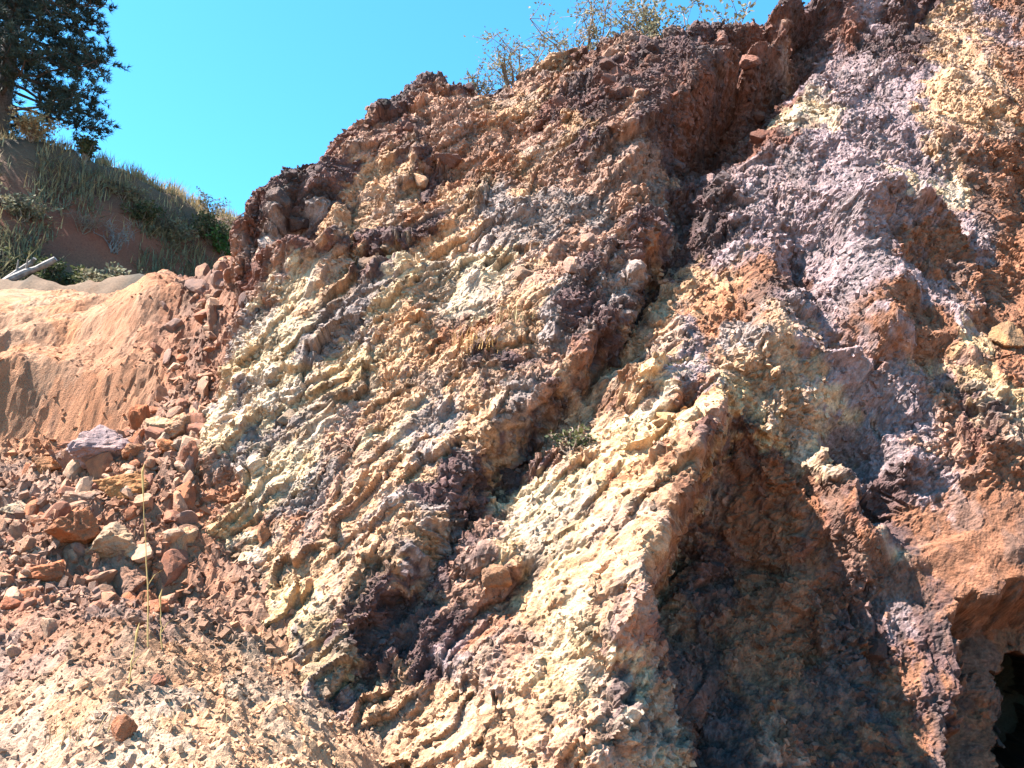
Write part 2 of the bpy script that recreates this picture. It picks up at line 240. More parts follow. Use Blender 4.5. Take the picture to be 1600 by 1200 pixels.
def slabs(x, y, seed, K=22.0):
    """Large joint-bounded slabs in the plane of the face, steps a little ramped."""
    ix = np.floor(x).astype(np.int64); iy = np.floor(y).astype(np.int64); val = np.zeros(x.shape, np.float32); ws = np.full(x.shape, 1e-20, np.float32)
    for dx in (-1, 0, 1):
        for dy in (-1, 0, 1):
            jx = ix + dx; jy = iy + dy; ax = (x - jx - rnd(jx, jy, seed)).astype(np.float32); ay = (y - jy - rnd(jx, jy, seed + 1)).astype(np.float32)
            w = np.exp(-K * (ax * ax + ay * ay)); t = JOINTS[_hash(jx, jy, seed + 2) & np.uint32(7)]
            val += w * (0.8 * (rnd(jx, jy, seed + 3) - 0.5) + 0.9 * (t[..., 0] * ax + t[..., 1] * ay)); ws += w
    return val / ws
def bilin(T, x, y):
    x = np.clip(x, 0, T.shape[1] - 1.001); y = np.clip(y, 0, T.shape[0] - 1.001)
    i = x.astype(int); j = y.astype(int); a = (x - i).astype(np.float32); b = (y - j).astype(np.float32)
    if T.ndim == 3: a = a[..., None]; b = b[..., None]
    return (T[j, i] * (1 - a) + T[j, i + 1] * a) * (1 - b) + (T[j + 1, i] * (1 - a) + T[j + 1, i + 1] * a) * b
def smooth(a, b, x):
    t = np.clip((x - a) / (b - a), 0, 1); return t * t * (3 - 2 * t)
def poly_dist(P, x, y):
    """Distance to a polygon: negative inside, positive outside."""
    P = np.array(P, np.float32); d = np.full(x.shape, 1e9, np.float32); inside = np.zeros(x.shape, bool)
    for a, b in zip(P, np.roll(P, -1, 0)):
        e = b - a; t = np.clip(((x - a[0]) * e[0] + (y - a[1]) * e[1]) / (e @ e + 1e-9), 0, 1)
        d = np.minimum(d, np.hypot(x - a[0] - t * e[0], y - a[1] - t * e[1]))
        c = ((a[1] > y) != (b[1] > y)) & (x < (b[0] - a[0]) * (y - a[1]) / (b[1] - a[1] + 1e-12) + a[0])
        inside ^= c
    return np.where(inside, -d, d)

# ------------------------------------------------------------------ objects
def tag(o, label, cat, group=None):
    o['label'] = label; o['category'] = cat
    if group: o['group'] = group
    return o
def setting(o, label=None, kind='structure'):
    o['kind'] = kind
    if label: o['label'] = label
    return o
def mesh(name, verts, faces, mat, parent=None, colour=None, smooth_shade=False):
    """faces: an (n,3) or (n,4) int array. One mesh object."""
    verts = np.asarray(verts, np.float32); faces = np.asarray(faces, np.int32)
    me = bpy.data.meshes.new(name); k = faces.shape[1]; n = len(faces)
    me.vertices.add(len(verts)); me.vertices.foreach_set('co', verts.ravel())
    me.loops.add(n * k); me.loops.foreach_set('vertex_index', faces.ravel())
    me.polygons.add(n); me.polygons.foreach_set('loop_start', np.arange(0, n * k, k, dtype=np.int32))
    me.polygons.foreach_set('use_smooth', np.full(n, bool(smooth_shade)))
    if colour is not None:
        at = me.color_attributes.new('mineral', 'FLOAT_COLOR', 'POINT')
        c = np.ones((len(verts), 4), np.float32); c[:, :3] = colour; at.data.foreach_set('color', c.ravel())
    me.update(calc_edges=True); me.materials.append(mat)
    o = bpy.data.objects.new(name, me); COL.objects.link(o)
    if parent: o.parent = parent
    return o
def empty(name, loc=(0, 0, 0)):
    o = bpy.data.objects.new(name, None); COL.objects.link(o); o.location = loc; o.empty_display_size = 0.2
    return o
class MB:
    def __init__(s): s.v = []; s.f = []; s.n = 0
    def add(s, v, f):
        v = np.asarray(v, np.float32).reshape(-1, 3); f = np.asarray(f, np.int32)
        s.v.append(v); s.f.append(f + s.n); s.n += len(v)
    def tube(s, pts, radii, k=6):
        pts = [Vector(p) for p in pts]; vs = []
        for i, p in enumerate(pts):
            d = (pts[min(i + 1, len(pts) - 1)] - pts[max(i - 1, 0)]).normalized()
            a = d.orthogonal().normalized(); b = d.cross(a)
            for j in range(k):
                t = 2 * math.pi * j / k; vs.append(p + (a * math.cos(t) + b * math.sin(t)) * radii[i])
        fs = []
        for i in range(len(pts) - 1):
            for j in range(k):
                q = (j + 1) % k; A, B, C, D = i * k + j, i * k + q, (i + 1) * k + q, (i + 1) * k + j
                fs += [(A, B, C), (A, C, D)]
        n = len(vs); vs += [pts[0], pts[-1]]; m = (len(pts) - 1) * k
        for j in range(k):
            q = (j + 1) % k; fs += [(n, q, j), (n + 1, m + j, m + q)]
        s.add([tuple(v) for v in vs], fs)
    def obj(s, name, mat, parent=None, **kw): return mesh(name, np.concatenate(s.v), np.concatenate(s.f), mat, parent, **kw)

# ------------------------------------------------------------------ materials
def lin(r, g, b): return tuple(((c / 255) / 12.92 if c / 255 <= 0.04045 else ((c / 255 + 0.055) / 1.055) ** 2.4) for c in (r, g, b))
def rockc(r, g, b): return tuple(0.42 * c for c in lin(r, g, b))
def rock_mat(name, attr=True, base=(0.4, 0.3, 0.2), grain=60.0, bump=0.5, rough=0.9):
    m = bpy.data.materials.new(name); m.use_nodes = True; n = m.node_tree.nodes; l = m.node_tree.links; b = n['Principled BSDF']
    tc = n.new('ShaderNodeTexCoord'); geo = n.new('ShaderNodeNewGeometry')
    n1 = n.new('ShaderNodeTexNoise'); n1.inputs['Scale'].default_value = grain; n1.inputs['Detail'].default_value = 4; n1.inputs['Roughness'].default_value = 0.65
    n2 = n.new('ShaderNodeTexNoise'); n2.inputs['Scale'].default_value = grain * 0.12; n2.inputs['Detail'].default_value = 5; n2.inputs['Roughness'].default_value = 0.7
    n3 = n.new('ShaderNodeTexVoronoi'); n3.inputs['Scale'].default_value = grain * 0.55
    for q in (n1, n2, n3): l.new(geo.outputs['Position'], q.inputs['Vector'])
    if attr:
        a = n.new('ShaderNodeAttribute'); a.attribute_name = 'mineral'; src = a.outputs['Color']
    else:
        a = n.new('ShaderNodeRGB'); a.outputs[0].default_value = (*base, 1); src = a.outputs[0]
    r1 = n.new('ShaderNodeMapRange'); r1.inputs[1].default_value = 0.3; r1.inputs[2].default_value = 0.7; r1.inputs[3].default_value = 0.72; r1.inputs[4].default_value = 1.22
    l.new(n1.outputs[0], r1.inputs[0])
    mul = n.new('ShaderNodeMix'); mul.data_type = 'RGBA'; mul.blend_type = 'MULTIPLY'; mul.inputs[0].default_value = 1
    l.new(src, mul.inputs[6]); l.new(r1.outputs[0], mul.inputs[7])
    # iron staining: warm the rock in broken patches
    r2 = n.new('ShaderNodeMapRange'); r2.inputs[1].default_value = 0.52; r2.inputs[2].default_value = 0.68; r2.inputs[3].default_value = 0; r2.inputs[4].default_value = 0.55
    l.new(n2.outputs[0], r2.inputs[0])
    st = n.new('ShaderNodeMix'); st.data_type = 'RGBA'; st.blend_type = 'MULTIPLY'; st.inputs[7].default_value = (1.0, 0.80, 0.64, 1)
    l.new(r2.outputs[0], st.inputs[0]); l.new(mul.outputs[2], st.inputs[6])
    # dark mineral specks
    r3 = n.new('ShaderNodeMapRange'); r3.inputs[1].default_value = 0.10; r3.inputs[2].default_value = 0.25; r3.inputs[3].default_value = 0.45; r3.inputs[4].default_value = 0
    l.new(n3.outputs['Distance'], r3.inputs[0])
    sp = n.new('ShaderNodeMix'); sp.data_type = 'RGBA'; sp.blend_type = 'MULTIPLY'; sp.inputs[7].default_value = (0.55, 0.5, 0.52, 1)
    l.new(r3.outputs[0], sp.inputs[0]); l.new(st.outputs[2], sp.inputs[6])
    l.new(sp.outputs[2], b.inputs['Base Color'])
    bp = n.new('ShaderNodeBump'); bp.inputs['Strength'].default_value = bump; bp.inputs['Distance'].default_value = 0.03
    l.new(n1.outputs[0], bp.inputs['Height']); l.new(bp.outputs[0], b.inputs['Normal'])
    b.inputs['Roughness'].default_value = rough; b.inputs['Specular IOR Level'].default_value = 0.25
    return m
def plain_mat(name, c1, c2, scale=8.0, rough=0.8, transl=0.0):
    m = bpy.data.materials.new(name); m.use_nodes = True; n = m.node_tree.nodes; l = m.node_tree.links; b = n['Principled BSDF']
    geo = n.new('ShaderNodeNewGeometry'); t = n.new('ShaderNodeTexNoise'); t.inputs['Scale'].default_value = scale; t.inputs['Detail'].default_value = 4
    l.new(geo.outputs['Position'], t.inputs['Vector'])
    cr = n.new('ShaderNodeValToRGB'); cr.color_ramp.elements[0].position = 0.35; cr.color_ramp.elements[1].position = 0.65
    cr.color_ramp.elements[0].color = (*c1, 1); cr.color_ramp.elements[1].color = (*c2, 1)
    l.new(t.outputs[0], cr.inputs[0]); l.new(cr.outputs[0], b.inputs['Base Color'])
    b.inputs['Roughness'].default_value = rough; b.inputs['Specular IOR Level'].default_value = 0.3
    if transl:
        tr = n.new('ShaderNodeBsdfTranslucent'); mx = n.new('ShaderNodeMixShader'); mx.inputs[0].default_value = transl
        l.new(cr.outputs[0], tr.inputs['Color']); l.new(b.outputs[0], mx.inputs[1]); l.new(tr.outputs[0], mx.inputs[2])
        l.new(mx.outputs[0], n['Material Output'].inputs['Surface'])
    return m
M_ROCK = rock_mat('weathered_rock', grain=48, bump=0.85)
M_SOIL = rock_mat('quarry_soil', grain=45, bump=0.7)
M_STONE = rock_mat('loose_stone', grain=70, bump=0.5)
M_NEEDLE = plain_mat('pine_needles', (0.014, 0.028, 0.024), (0.040, 0.060, 0.045), 3)
M_BARK = plain_mat('bark', (0.035, 0.025, 0.020), (0.098, 0.070, 0.056), 14)
M_LEAF = plain_mat('shrub_leaves', (0.028, 0.040, 0.016), (0.085, 0.090, 0.036), 2, transl=0.25)
M_GREYLEAF = plain_mat('dusty_leaves', (0.098, 0.105, 0.070), (0.210, 0.182, 0.105), 3, transl=0.25)
M_GREEN = plain_mat('fresh_leaves', (0.028, 0.077, 0.014), (0.070, 0.140, 0.035), 9, transl=0.25)
M_TWIG = plain_mat('twigs', (0.112, 0.077, 0.056), (0.210, 0.154, 0.112), 9)
M_DRY = plain_mat('dry_grass', (0.210, 0.140, 0.063), (0.364, 0.280, 0.154), 2.5, transl=0.2)
M_STRAW = plain_mat('straw', (0.40, 0.27, 0.10), (0.55, 0.40, 0.17), 3, transl=0.2)
M_RUSTGRASS = plain_mat('rusty_dry_grass', (0.238, 0.119, 0.035), (0.385, 0.231, 0.084), 6, transl=0.2)
M_DEADWOOD = plain_mat("dead_wood", (0.10, 0.09, 0.085), (0.22, 0.20, 0.19), 7)

# ------------------------------------------------------------------ ground sheet
GP = np.array([(-3.6,6,.2),(-2.2,5.9,.2),(-4.4,7.2,.63),(-3.3,7.4,.85),(-5.86,9.3,1.75),(-7.44,11.5,3.1),(-5.67,11.3,3.1),
 (-8.3,12.5,3.6),(-6.26,12.4,3.5),(-9.43,16,5.6),(-7.09,15,5.4),(-4.9,12,4.2),(-3.7,9.2,1.2),(-3.0,8.3,.9),(-4.3,10.4,2.6),
 (-5.5,15,7.3),(-4.7,13,5.9),(-6.0,17,6.6),(-6.4,15,6.2),(-5.75,14.2,6.6),(-12,17,5.6),(-13,13,3.8),(-11,10,2.6),(-9,7,1.0),(-8,4,.5),(-1.2,6,-.2),(-2.2,7.2,.35),(1,6,-.6),(5,6,-.8),(5,8.2,-.8),(0,8,-.7),
 (10,7,-.8),(0,0,0),(-4,1,.1),(5,0,-.2),(0,12,3),(6,12,-1.5),(4.5,9.5,-1.5),(-2,11,2),(0,16,8),(6,18,8.5),(12,20,9),(-4,18,8.2),(12,12,3.),(-9,21,5),(-14,21,4.6),(-4,24,8),(6,26,9)], np.float64)
def _tps(r2): return np.where(r2 > 0, r2 * np.log(np.maximum(r2, 1e-12)), 0)
_K = np.zeros((len(GP) + 3,) * 2); _n = len(GP)
_K[:_n, :_n] = _tps(((GP[:, None, :2] - GP[None, :, :2]) ** 2).sum(-1)) + np.eye(_n) * 0.002
_K[:_n, _n] = 1; _K[:_n, _n + 1:] = GP[:, :2]; _K[_n, :_n] = 1; _K[_n + 1:, :_n] = GP[:, :2].T
_w = np.linalg.solve(_K, np.concatenate([GP[:, 2], np.zeros(3)]))
def ground_base(x, y):
    x = np.asarray(x, np.float64); y = np.asarray(y, np.float64)
    cx = np.clip(x, -14, 13); cy = np.clip(y, -3, 26); z = _w[_n] + _w[_n + 1] * cx + _w[_n + 2] * cy
    for i in range(_n): z = z + _w[i] * _tps((cx - GP[i, 0]) ** 2 + (cy - GP[i, 1]) ** 2)
    far = smooth(0, 60, np.hypot(x - cx, y - cy))
    return z * (1 - far) + np.minimum(z, -0.5) * far * (y < 0) + z * far * (y >= 0)
def bank_step(x, y):
    """The dug soil bank: a steep scooped face below a lit shoulder, and spoil lobes on the shoulder."""
    w = 0.22 * fbm(x * 0.5, y * 0.2, 611, 2)
    side = 1 - smooth(-6.3, -5.1, x + 0.25 * (y - 12))
    foot = 11.35 + 0.42 * (x + 7.2) + 0.22 * np.sin(x * 1.7 + 1) + w
    z = 1.2 * smooth(0, 0.6, y - foot)
    lobe1 = 12.7 + 0.6 * (x + 7.2) + w + 0.3 * np.sin(x * 2.3); z = z + 0.30 * smooth(0, 0.4, y - lobe1) - 0.2 * smooth(0.6, 1.8, y - lobe1)
    lobe2 = 14.2 + 0.7 * (x + 7.4) - w; z = z + 0.30 * smooth(0, 0.4, y - lobe2) - 0.2 * smooth(0.6, 1.8, y - lobe2)
    return z * side
def ground_relief(x, y):
    r0 = bank_step(x, y); near = np.exp(-(np.clip(np.hypot(x + 4.5, y - 9) - 7, 0, 99) / 6) ** 2)
    r = 0.16 * fbm(x * 0.7, y * 0.7, 3, 4) + 0.035 * fbm(x * 3.5, y * 3.5, 13, 4, 0.6)
    rub = smooth(8.2, 9.2, y) * (1 - smooth(11.4, 12.0, y + 0.25 * (x + 6))) + 1.3 * smooth(-6.6, -5.7, x) * smooth(10.5, 11.5, y)
    rub = np.clip(rub, 0, 1.3)
    wx = x + 0.1 * fbm(x * 2, y * 2, 71, 2); wy = y + 0.1 * fbm(x * 2, y * 2, 72, 2)
    f1, e1, c1 = facets(wx * 2.6, wy * 2.6, 31, 0.9); f2, e2, c2 = facets(wx * 7, wy * 7, 37, 0.9); f3, e3, c3 = facets(wx * 16, wy * 16, 41, 0.8)
    r = r + (0.12 + rub) * (0.16 * f1 * smooth(0, .3, e1) + 0.08 * f2 * smooth(0, .3, e2)) + 0.035 * f2 * smooth(0, .3, e2) + (0.022 + 0.02 * rub) * f3 * smooth(0, .3, e3) + 0.012 * fbm(x * 20, y * 20, 9, 2)
    r0 = r0 - 0.6 * np.exp(-(((x + 3.8) / .38) ** 2 + ((y - 9.05) / .4) ** 2))
    r = r * (1 - 0.25 * smooth(0.05, 0.4, r0) * (x < -5.6)) + 0.05 * fbm(x * 2.2, y * 2.2, 23, 4, 0.65)
    return r * near + r0, c1, c2, rub
# soil and stone colours across the sheet, brown mound deepened to carry its slope's shade: (x, y, colour)
SOILS = [(-5.2,8.2,rockc(186,142,120)),(-4.9,7.55,rockc(190,146,124)),(-4.3,7.45,rockc(192,148,126)),(-3.7,7.6,rockc(164,124,102)),(-5.0,8.1,rockc(190,146,124)),(-4.6,7.75,rockc(186,142,122)),(-3.7,8.0,rockc(156,116,98)),(-3.6,6,rockc(222,180,150)),(-2.2,5.9,rockc(224,184,152)),(-1.5,6.6,rockc(220,180,146)),(-4.4,6.5,rockc(208,172,138)),(-4.2,7.8,rockc(160,124,106)),(-3.0,7.6,rockc(194,156,126)),
 (-5.6,9.0,rockc(188,144,120)),(-4.2,9.6,rockc(186,134,106)),(-6.6,10.4,rockc(192,148,124)),(-5.2,11,rockc(188,138,112)),(-7.6,11.8,rockc(204,146,108)),(-8.4,12.4,rockc(212,156,118)),(-6.3,12.3,rockc(198,140,104)),
 (-9,15,rockc(212,160,122)),(-7.2,14.5,rockc(206,150,112)),(-5.2,12.6,rockc(172,124,100)),(-5.6,14.6,rockc(164,116,94)),(-9,19,rockc(150,120,84)),(0,0,rockc(200,166,130)),(5,5,rockc(180,135,98)),(-12,8,rockc(190,150,116)),(0,16,rockc(140,100,70))]
def soil_colour(x, y, c1, c2):
    wx = x + 0.5 * fbm(x * 1.5, y * 1.5, 51, 3) + 0.5 * (c1 - 0.5); wy = y + 0.5 * fbm(x * 1.5, y * 1.5, 55, 3) + 0.5 * (c2 - 0.5)
    W = 0; S = 0
    for sx, sy, c in SOILS:
        w = 1 / ((wx - sx) ** 2 + (wy - sy) ** 2 + 0.05) ** 2; W = W + w; S = S + w[..., None] * np.array(c, np.float32)
    col = S / W[..., None]
    return np.clip(col * (0.82 + 0.36 * c2[..., None]) * (1 + np.array([0.12, 0, -0.12]) * (c1[..., None] - 0.5) * 2), 0.02, 0.9)
def axis(lo, a, b, hi, step, grow=1.25, mid=None):
    xs = list(np.arange(a, b, step)); s = step; x = a; left = []
    while x > lo: s = min(s * grow, 150); x -= s; left.append(x)
    s = step; x = xs[-1]; right = []
    while x < hi: s = min(s * grow, 150); x += s; right.append(x)
    return np.array(left[::-1] + xs + right)
gx = axis(-900, -9.4, -0.9, 900, 0.028); gy = axis(-900, 5.4, 16.2, 900, 0.028)
GX, GY = np.meshgrid(gx, gy)
def sheet(nx, ny):
    i = np.arange(nx * ny, dtype=np.int32).reshape(ny, nx)
    return np.stack([i[:-1, :-1], i[:-1, 1:], i[1:, 1:], i[1:, :-1]], -1).reshape(-1, 4)
def ground_at(x, y):
    x = np.atleast_1d(np.asarray(x, np.float64)); y = np.atleast_1d(np.asarray(y, np.float64))
    return ground_base(x, y) + ground_relief(x, y)[0]
_r, _c1, _c2, _rub = ground_relief(GX, GY)
GZ = ground_base(GX, GY) + _r
gcol = soil_colour(GX, GY, _c1, _c2)
ground = mesh('ground', np.stack([GX, GY, GZ], -1).reshape(-1, 3), sheet(len(gx), len(gy)), M_SOIL, colour=gcol.reshape(-1, 3))
setting(ground, 'tan stony quarry ground and soil bank left of the rock face')

# ------------------------------------------------------------------ the quarry face
PAL = {'cream': (rockc(242,212,174), .55), 'yellow': (rockc(234,196,150), .6), 'rust': (rockc(186,130,98), .85), 'grey': (rockc(178,158,150), .9), 'lilac': (rockc(184,158,160), .78), 'purple': (rockc(122,94,92), 1.25),
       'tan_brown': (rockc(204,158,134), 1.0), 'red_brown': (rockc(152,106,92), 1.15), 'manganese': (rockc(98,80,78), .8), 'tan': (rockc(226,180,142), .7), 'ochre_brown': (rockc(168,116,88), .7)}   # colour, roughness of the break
NU, NV = 171, 166
def spread(val, fix):
    """Membrane through the surveyed lines, coarse to fine."""
    h, w = val.shape
    if min(h, w) > 12:
        h2, w2 = (h + 1) // 2, (w + 1) // 2
        v = np.zeros((h2 * 2, w2 * 2)); f = np.zeros((h2 * 2, w2 * 2)); v[:h, :w] = val * fix; f[:h, :w] = fix
        vs = v.reshape(h2, 2, w2, 2).sum((1, 3)); fs = f.reshape(h2, 2, w2, 2).sum((1, 3))
        g = np.repeat(np.repeat(spread(np.where(fs > 0, vs / np.maximum(fs, 1), 0), fs > 0), 2, 0), 2, 1)[:h, :w]
    else: g = np.full(val.shape, val[fix].mean())
    g = np.where(fix, val, g)
    for _ in range(120):
        p = np.pad(g, 1, mode='edge'); g = np.where(fix, val, (p[:-2, 1:-1] + p[2:, 1:-1] + p[1:-1, :-2] + p[1:-1, 2:]) / 4)
    return g
def survey():
    val = np.zeros((NV * 2, NU * 2)); cnt = np.zeros((NV * 2, NU * 2))
    for line in RELIEF:
        L = line if len(line) > 1 else line * 2
        for a, b in zip(L[:-1], L[1:]):
            k = int(max(abs(a[0] - b[0]), abs(a[1] - b[1])) / DU * 4) + 1
            for q in range(k + 1):
                u, v, h = (np.array(a) * (1 - q / k) + np.array(b) * q / k)
                i = int(round((u - U0) / DU * 2)); j = int(round((v - V0) / DU * 2))
                if 0 <= i < NU * 2 and 0 <= j < NV * 2: val[j, i] += h; cnt[j, i] += 1
    fix = cnt > 0
    return spread(np.where(fix, val / np.maximum(cnt, 1), 0), fix).astype(np.float32)
def blur(T, k=1):
    for _ in range(k):
        p = np.pad(T, [(1, 1), (1, 1)] + [(0, 0)] * (T.ndim - 2), mode='edge')
        T = (p[:-2, 1:-1] + p[2:, 1:-1] + p[1:-1, :-2] + p[1:-1, 2:] + 2 * p[1:-1, 1:-1]) / 6
    return T
HT = blur(survey(), 2)
_zu, _zv = np.meshgrid(U0 + 2 * DU * np.arange(86), V0 + 2 * DU * np.arange(83)); _bd = np.full(_zu.shape, 1e9)
ZT = np.zeros(_zu.shape + (3,), np.float32); RT = np.zeros(_zu.shape, np.float32)
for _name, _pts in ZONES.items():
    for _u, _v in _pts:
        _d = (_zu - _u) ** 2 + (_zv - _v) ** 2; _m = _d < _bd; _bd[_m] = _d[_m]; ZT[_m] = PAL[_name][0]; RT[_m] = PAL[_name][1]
RT = blur(RT, 1)
OUT = [(CREST[0][0] + .2, -1.5)] + CREST + [(20, 16), (20, -1.5)]
def macro(u, v):
    """Broad relief of the face: world points."""
    wu = u + 0.10 * fbm(u * 1.3, v * 1.3, 101, 3); wv = v + 0.10 * fbm(u * 1.3, v * 1.3, 131, 3)
    h = bilin(HT, 2 * (wu - U0) / DU, 2 * (wv - V0) / DU)
    sgm = smooth(1.4, 2.8, u - 0.05 * v); ca, sa = math.cos(math.radians(40)), math.sin(math.radians(40))
    xs = u + 0.25 * fbm(u * 0.7, v * 0.7, 141, 3); ys = v + 0.25 * fbm(u * 0.7, v * 0.7, 151, 3)
    s = xs * ca + ys * sa; t = -xs * sa + ys * ca; rr = bilin(RT, (wu - U0) / (2 * DU), (wv - V0) / (2 * DU))
    big = 0.28 * slabs(s * 0.45, t * 1.0, 161) + 0.18 * slabs(s * 0.8, t * 2.4, 171); blk = 0.30 * slabs(xs * 0.95, ys * 0.6, 181) + 0.18 * slabs(xs * 2.1, ys * 1.5, 191)
    # long ledges along the beds: each rises slowly and breaks off on its lower right side
    jog = rnd(np.floor(s * 1.3 + 0.4 * fbm(s, t, 143, 2)).astype(np.int64), np.floor(t * 0.9).astype(np.int64), 149) - 0.5      # cross joints shift the ledges
    def ledge(lam, seed, w):
        q = -t / lam + 1.1 * fbm(s * 0.22, t * 0.55, seed, 3) + 0.45 * fbm(s * 1.6, t * 1.6, seed + 9, 3) + 0.35 * jog; f = q - np.floor(q)
        return np.minimum(f / (1 - w), (1 - f) / w) - 0.5
    led = 0.17 * smooth(-0.15, 0.45, fbm(s * 0.45, t * 0.9, 145, 3)) * ledge(0.85, 147, 0.10) + 0.10 * smooth(-0.2, 0.35, fbm(s * 0.7 + 9, t * 1.2, 155, 3)) * ledge(0.30, 157, 0.16)
    calm = 1 - 0.5 * smooth(3.7, 4.3, u) * (1 - smooth(2.2, 3.2, v))        # washed smooth clay round the tunnel mouth
    h = h + rr * calm * ((big + led / np.maximum(rr, .6)) * (1 - sgm) + blk * sgm)
    od = poly_dist(OUT, u, v) + 0.12 * fbm(u * 2.2, v * 2.2, 501, 3)
    o = np.maximum(od, 0); h = h - 2.6 * o * smooth(-0.05, 0.25, o) - 0.25 * smooth(-0.3, 0.1, od)
    wob = 0.16 * fbm(u * 2.2, v * 2.2, 551, 4, 0.6)
    a = poly_dist(ADIT_MOUTH, u, v) + wob; h = h - 0.85 * (1 - smooth(-0.3, 0.03, a))
    b = poly_dist(ADIT_BORE, u, v) + wob; bore = 11.0 * (1 - smooth(-0.35, 0.0, b))
    return PO + u[..., None] * np.array([1, 0, 0], np.float32) + v[..., None] * PV + h[..., None] * PN + bore[..., None] * np.array([0.35, 1, -0.05], np.float32), od
# a coarse net whose knots crowd where the face is steep, so that walls and overhangs keep their detail
CS = 0.066
cu, cv = np.meshgrid(np.arange(-5.35, 11.2, CS), np.arange(-0.95, 15.3, CS)); cu = cu.astype(np.float32); cv = cv.astype(np.float32)
for _ in range(90):
    Q, _o = macro(cu, cv) if _ % 10 == 0 else (Q, _o)
    if _ % 10 == 0:
        wu_ = np.minimum(np.linalg.norm(Q[:, 1:] - Q[:, :-1], axis=-1), 0.5); wv_ = np.minimum(np.linalg.norm(Q[1:] - Q[:-1], axis=-1), 0.5)
        wu_ = blur(wu_, 1); wv_ = blur(wv_, 1)
    n = np.zeros_like(cu); s1 = np.zeros_like(cu); s2 = np.zeros_like(cu)
    for (A, B, w) in ((np.s_[:, :-1], np.s_[:, 1:], wu_), (np.s_[:-1], np.s_[1:], wv_)):
        n[A] += w; s1[A] += w * cu[B]; s2[A] += w * cv[B]; n[B] += w; s1[B] += w * cu[A]; s2[B] += w * cv[A]
    nu = s1 / n; nv = s2 / n
    cu[1:-1, 1:-1] = nu[1:-1, 1:-1]; cv[1:-1, 1:-1] = nv[1:-1, 1:-1]
FSTEP = 0.0194
kx = np.arange(0, cu.shape[1] - 1.001, FSTEP / CS); ky = np.arange(0, cu.shape[0] - 1.001, FSTEP / CS)
KX, KY = np.meshgrid(kx, ky)
FU = bilin(cu, KX, KY).astype(np.float32); FV = bilin(cv, KX, KY).astype(np.float32)
MP, FO = macro(FU, FV)
du_ = np.gradient(MP, axis=1); dv_ = np.gradient(MP, axis=0)
NR = np.cross(du_, dv_); NR /= np.linalg.norm(NR, axis=-1, keepdims=True) + 1e-9
NR = blur(NR, 14) + 0.35 * PN; NR /= np.linalg.norm(NR, axis=-1, keepdims=True)
ok = ((FO < 0.9) & (FV > -0.75) & (FU < np.maximum(5.9 + 0.36 * FV, np.where(FV < 2.4, 7.2, 0)))).ravel()
ids = sheet(len(kx), len(ky)); fk = ids[ok[ids].all(1)]
use = np.unique(fk); remap = np.full(len(ok), -1, np.int32); remap[use] = np.arange(len(use)); fk = remap[fk]
u = FU.ravel()[use]; v = FV.ravel()[use]; P = MP.reshape(-1, 3)[use].astype(np.float32); NRM = NR.reshape(-1, 3)[use].astype(np.float32)
LAYERS = ((3.2, 0.064, 0.55, 311, 26), (6.2, 0.044, 0.55, 321, 22), (12, 0.034, 0.65, 331, 18), (24, 0.024, 0.8, 341, 14), (42, 0.016, 0.9, 351, 10))
def detail(P, angle, stretch, bedding):
    """Fracture relief in the frame of the beds: s along them, t across, r into the rock."""
    ca, sa = math.cos(math.radians(angle)), math.sin(math.radians(angle))
    X, Yd, Z = P[:, 0], P[:, 1] - 8, P[:, 2]
    S = np.stack([X * ca + Z * sa + 0.15 * Yd, -X * sa + Z * ca + 0.3 * Yd, Yd * 0.9 - 0.2 * Z], -1).astype(np.float32)
    Wp = S + 0.30 * np.stack([fbm3(S * 0.7, 201, 4), fbm3(S * 0.7, 231, 4), fbm3(S * 0.7, 261, 4)], -1)
    sm = 0.40 + 0.85 * smooth(-0.35, 0.35, fbm3(S * 0.75, 481, 3, 0.6))          # washed smooth patches between broken ground
    bp = smooth(-0.1, 0.5, fbm3(S * 0.6 + 40, 491, 3, 0.6))
    D = np.zeros(len(P), np.float32); C = []
    for sc, amp, an, sd, K in LAYERS:
        f, e, c1, c2 = facets3(Wp * np.array([sc * (1 - (1 - an) * stretch), sc, sc * 0.8], np.float32), sd, 0.9, K)
        D += amp * f * sm; C.append((c1, c2))
        if sd in (311, 321): D -= 0.25 * amp * (1 - smooth(0, 0.08, e))
    D += bedding * (0.2 + 0.8 * bp) * (0.13 * fbm3(Wp * np.array([0.4, 1.7, 0.6], np.float32), 401, 4, 0.55, ridged=True) + 0.05 * fbm3(Wp * np.array([1.3, 6.0, 2.0], np.float32), 421, 3, 0.6, ridged=True))
    D += 0.03 * fbm3(S * 2.6, 451, 3, 0.55) + 0.006 * fbm3(S * 30, 471, 2, 0.7)
    return D, np.array(C), Wp
zx = (u - U0) / (2 * DU); zy = (v - V0) / (2 * DU); ro = bilin(RT, zx, zy)
wr = smooth(1.6, 2.6, u - 0.05 * v + 0.4 * fbm(u, v, 771, 2))          # lilac and rust rock on the right: steep joints instead of slanting beds
D = np.zeros(len(u), np.float32); F = np.zeros((len(LAYERS), 2, len(u)), np.float32); Wp = np.zeros((len(u), 3), np.float32)
for ang, st, bd, w in ((40, 1.0, 1.0, 1 - wr), (78, 0.45, 0.45, wr)):
    m = w > 0.001; d_, c_, w_ = detail(P[m], ang, st, bd)
    D[m] += w[m] * d_; hard = w[m] > 0.5; k_ = np.where(m)[0][hard]; F[:, :, k_] = c_[:, :, hard]; Wp[k_] = w_[hard]
calm = 1 - 0.35 * smooth(3.7, 4.3, u) * (1 - smooth(2.2, 3.2, v))
P0_ = P.copy(); P = P + NRM * (D * ro * calm)[:, None]; S = P0_
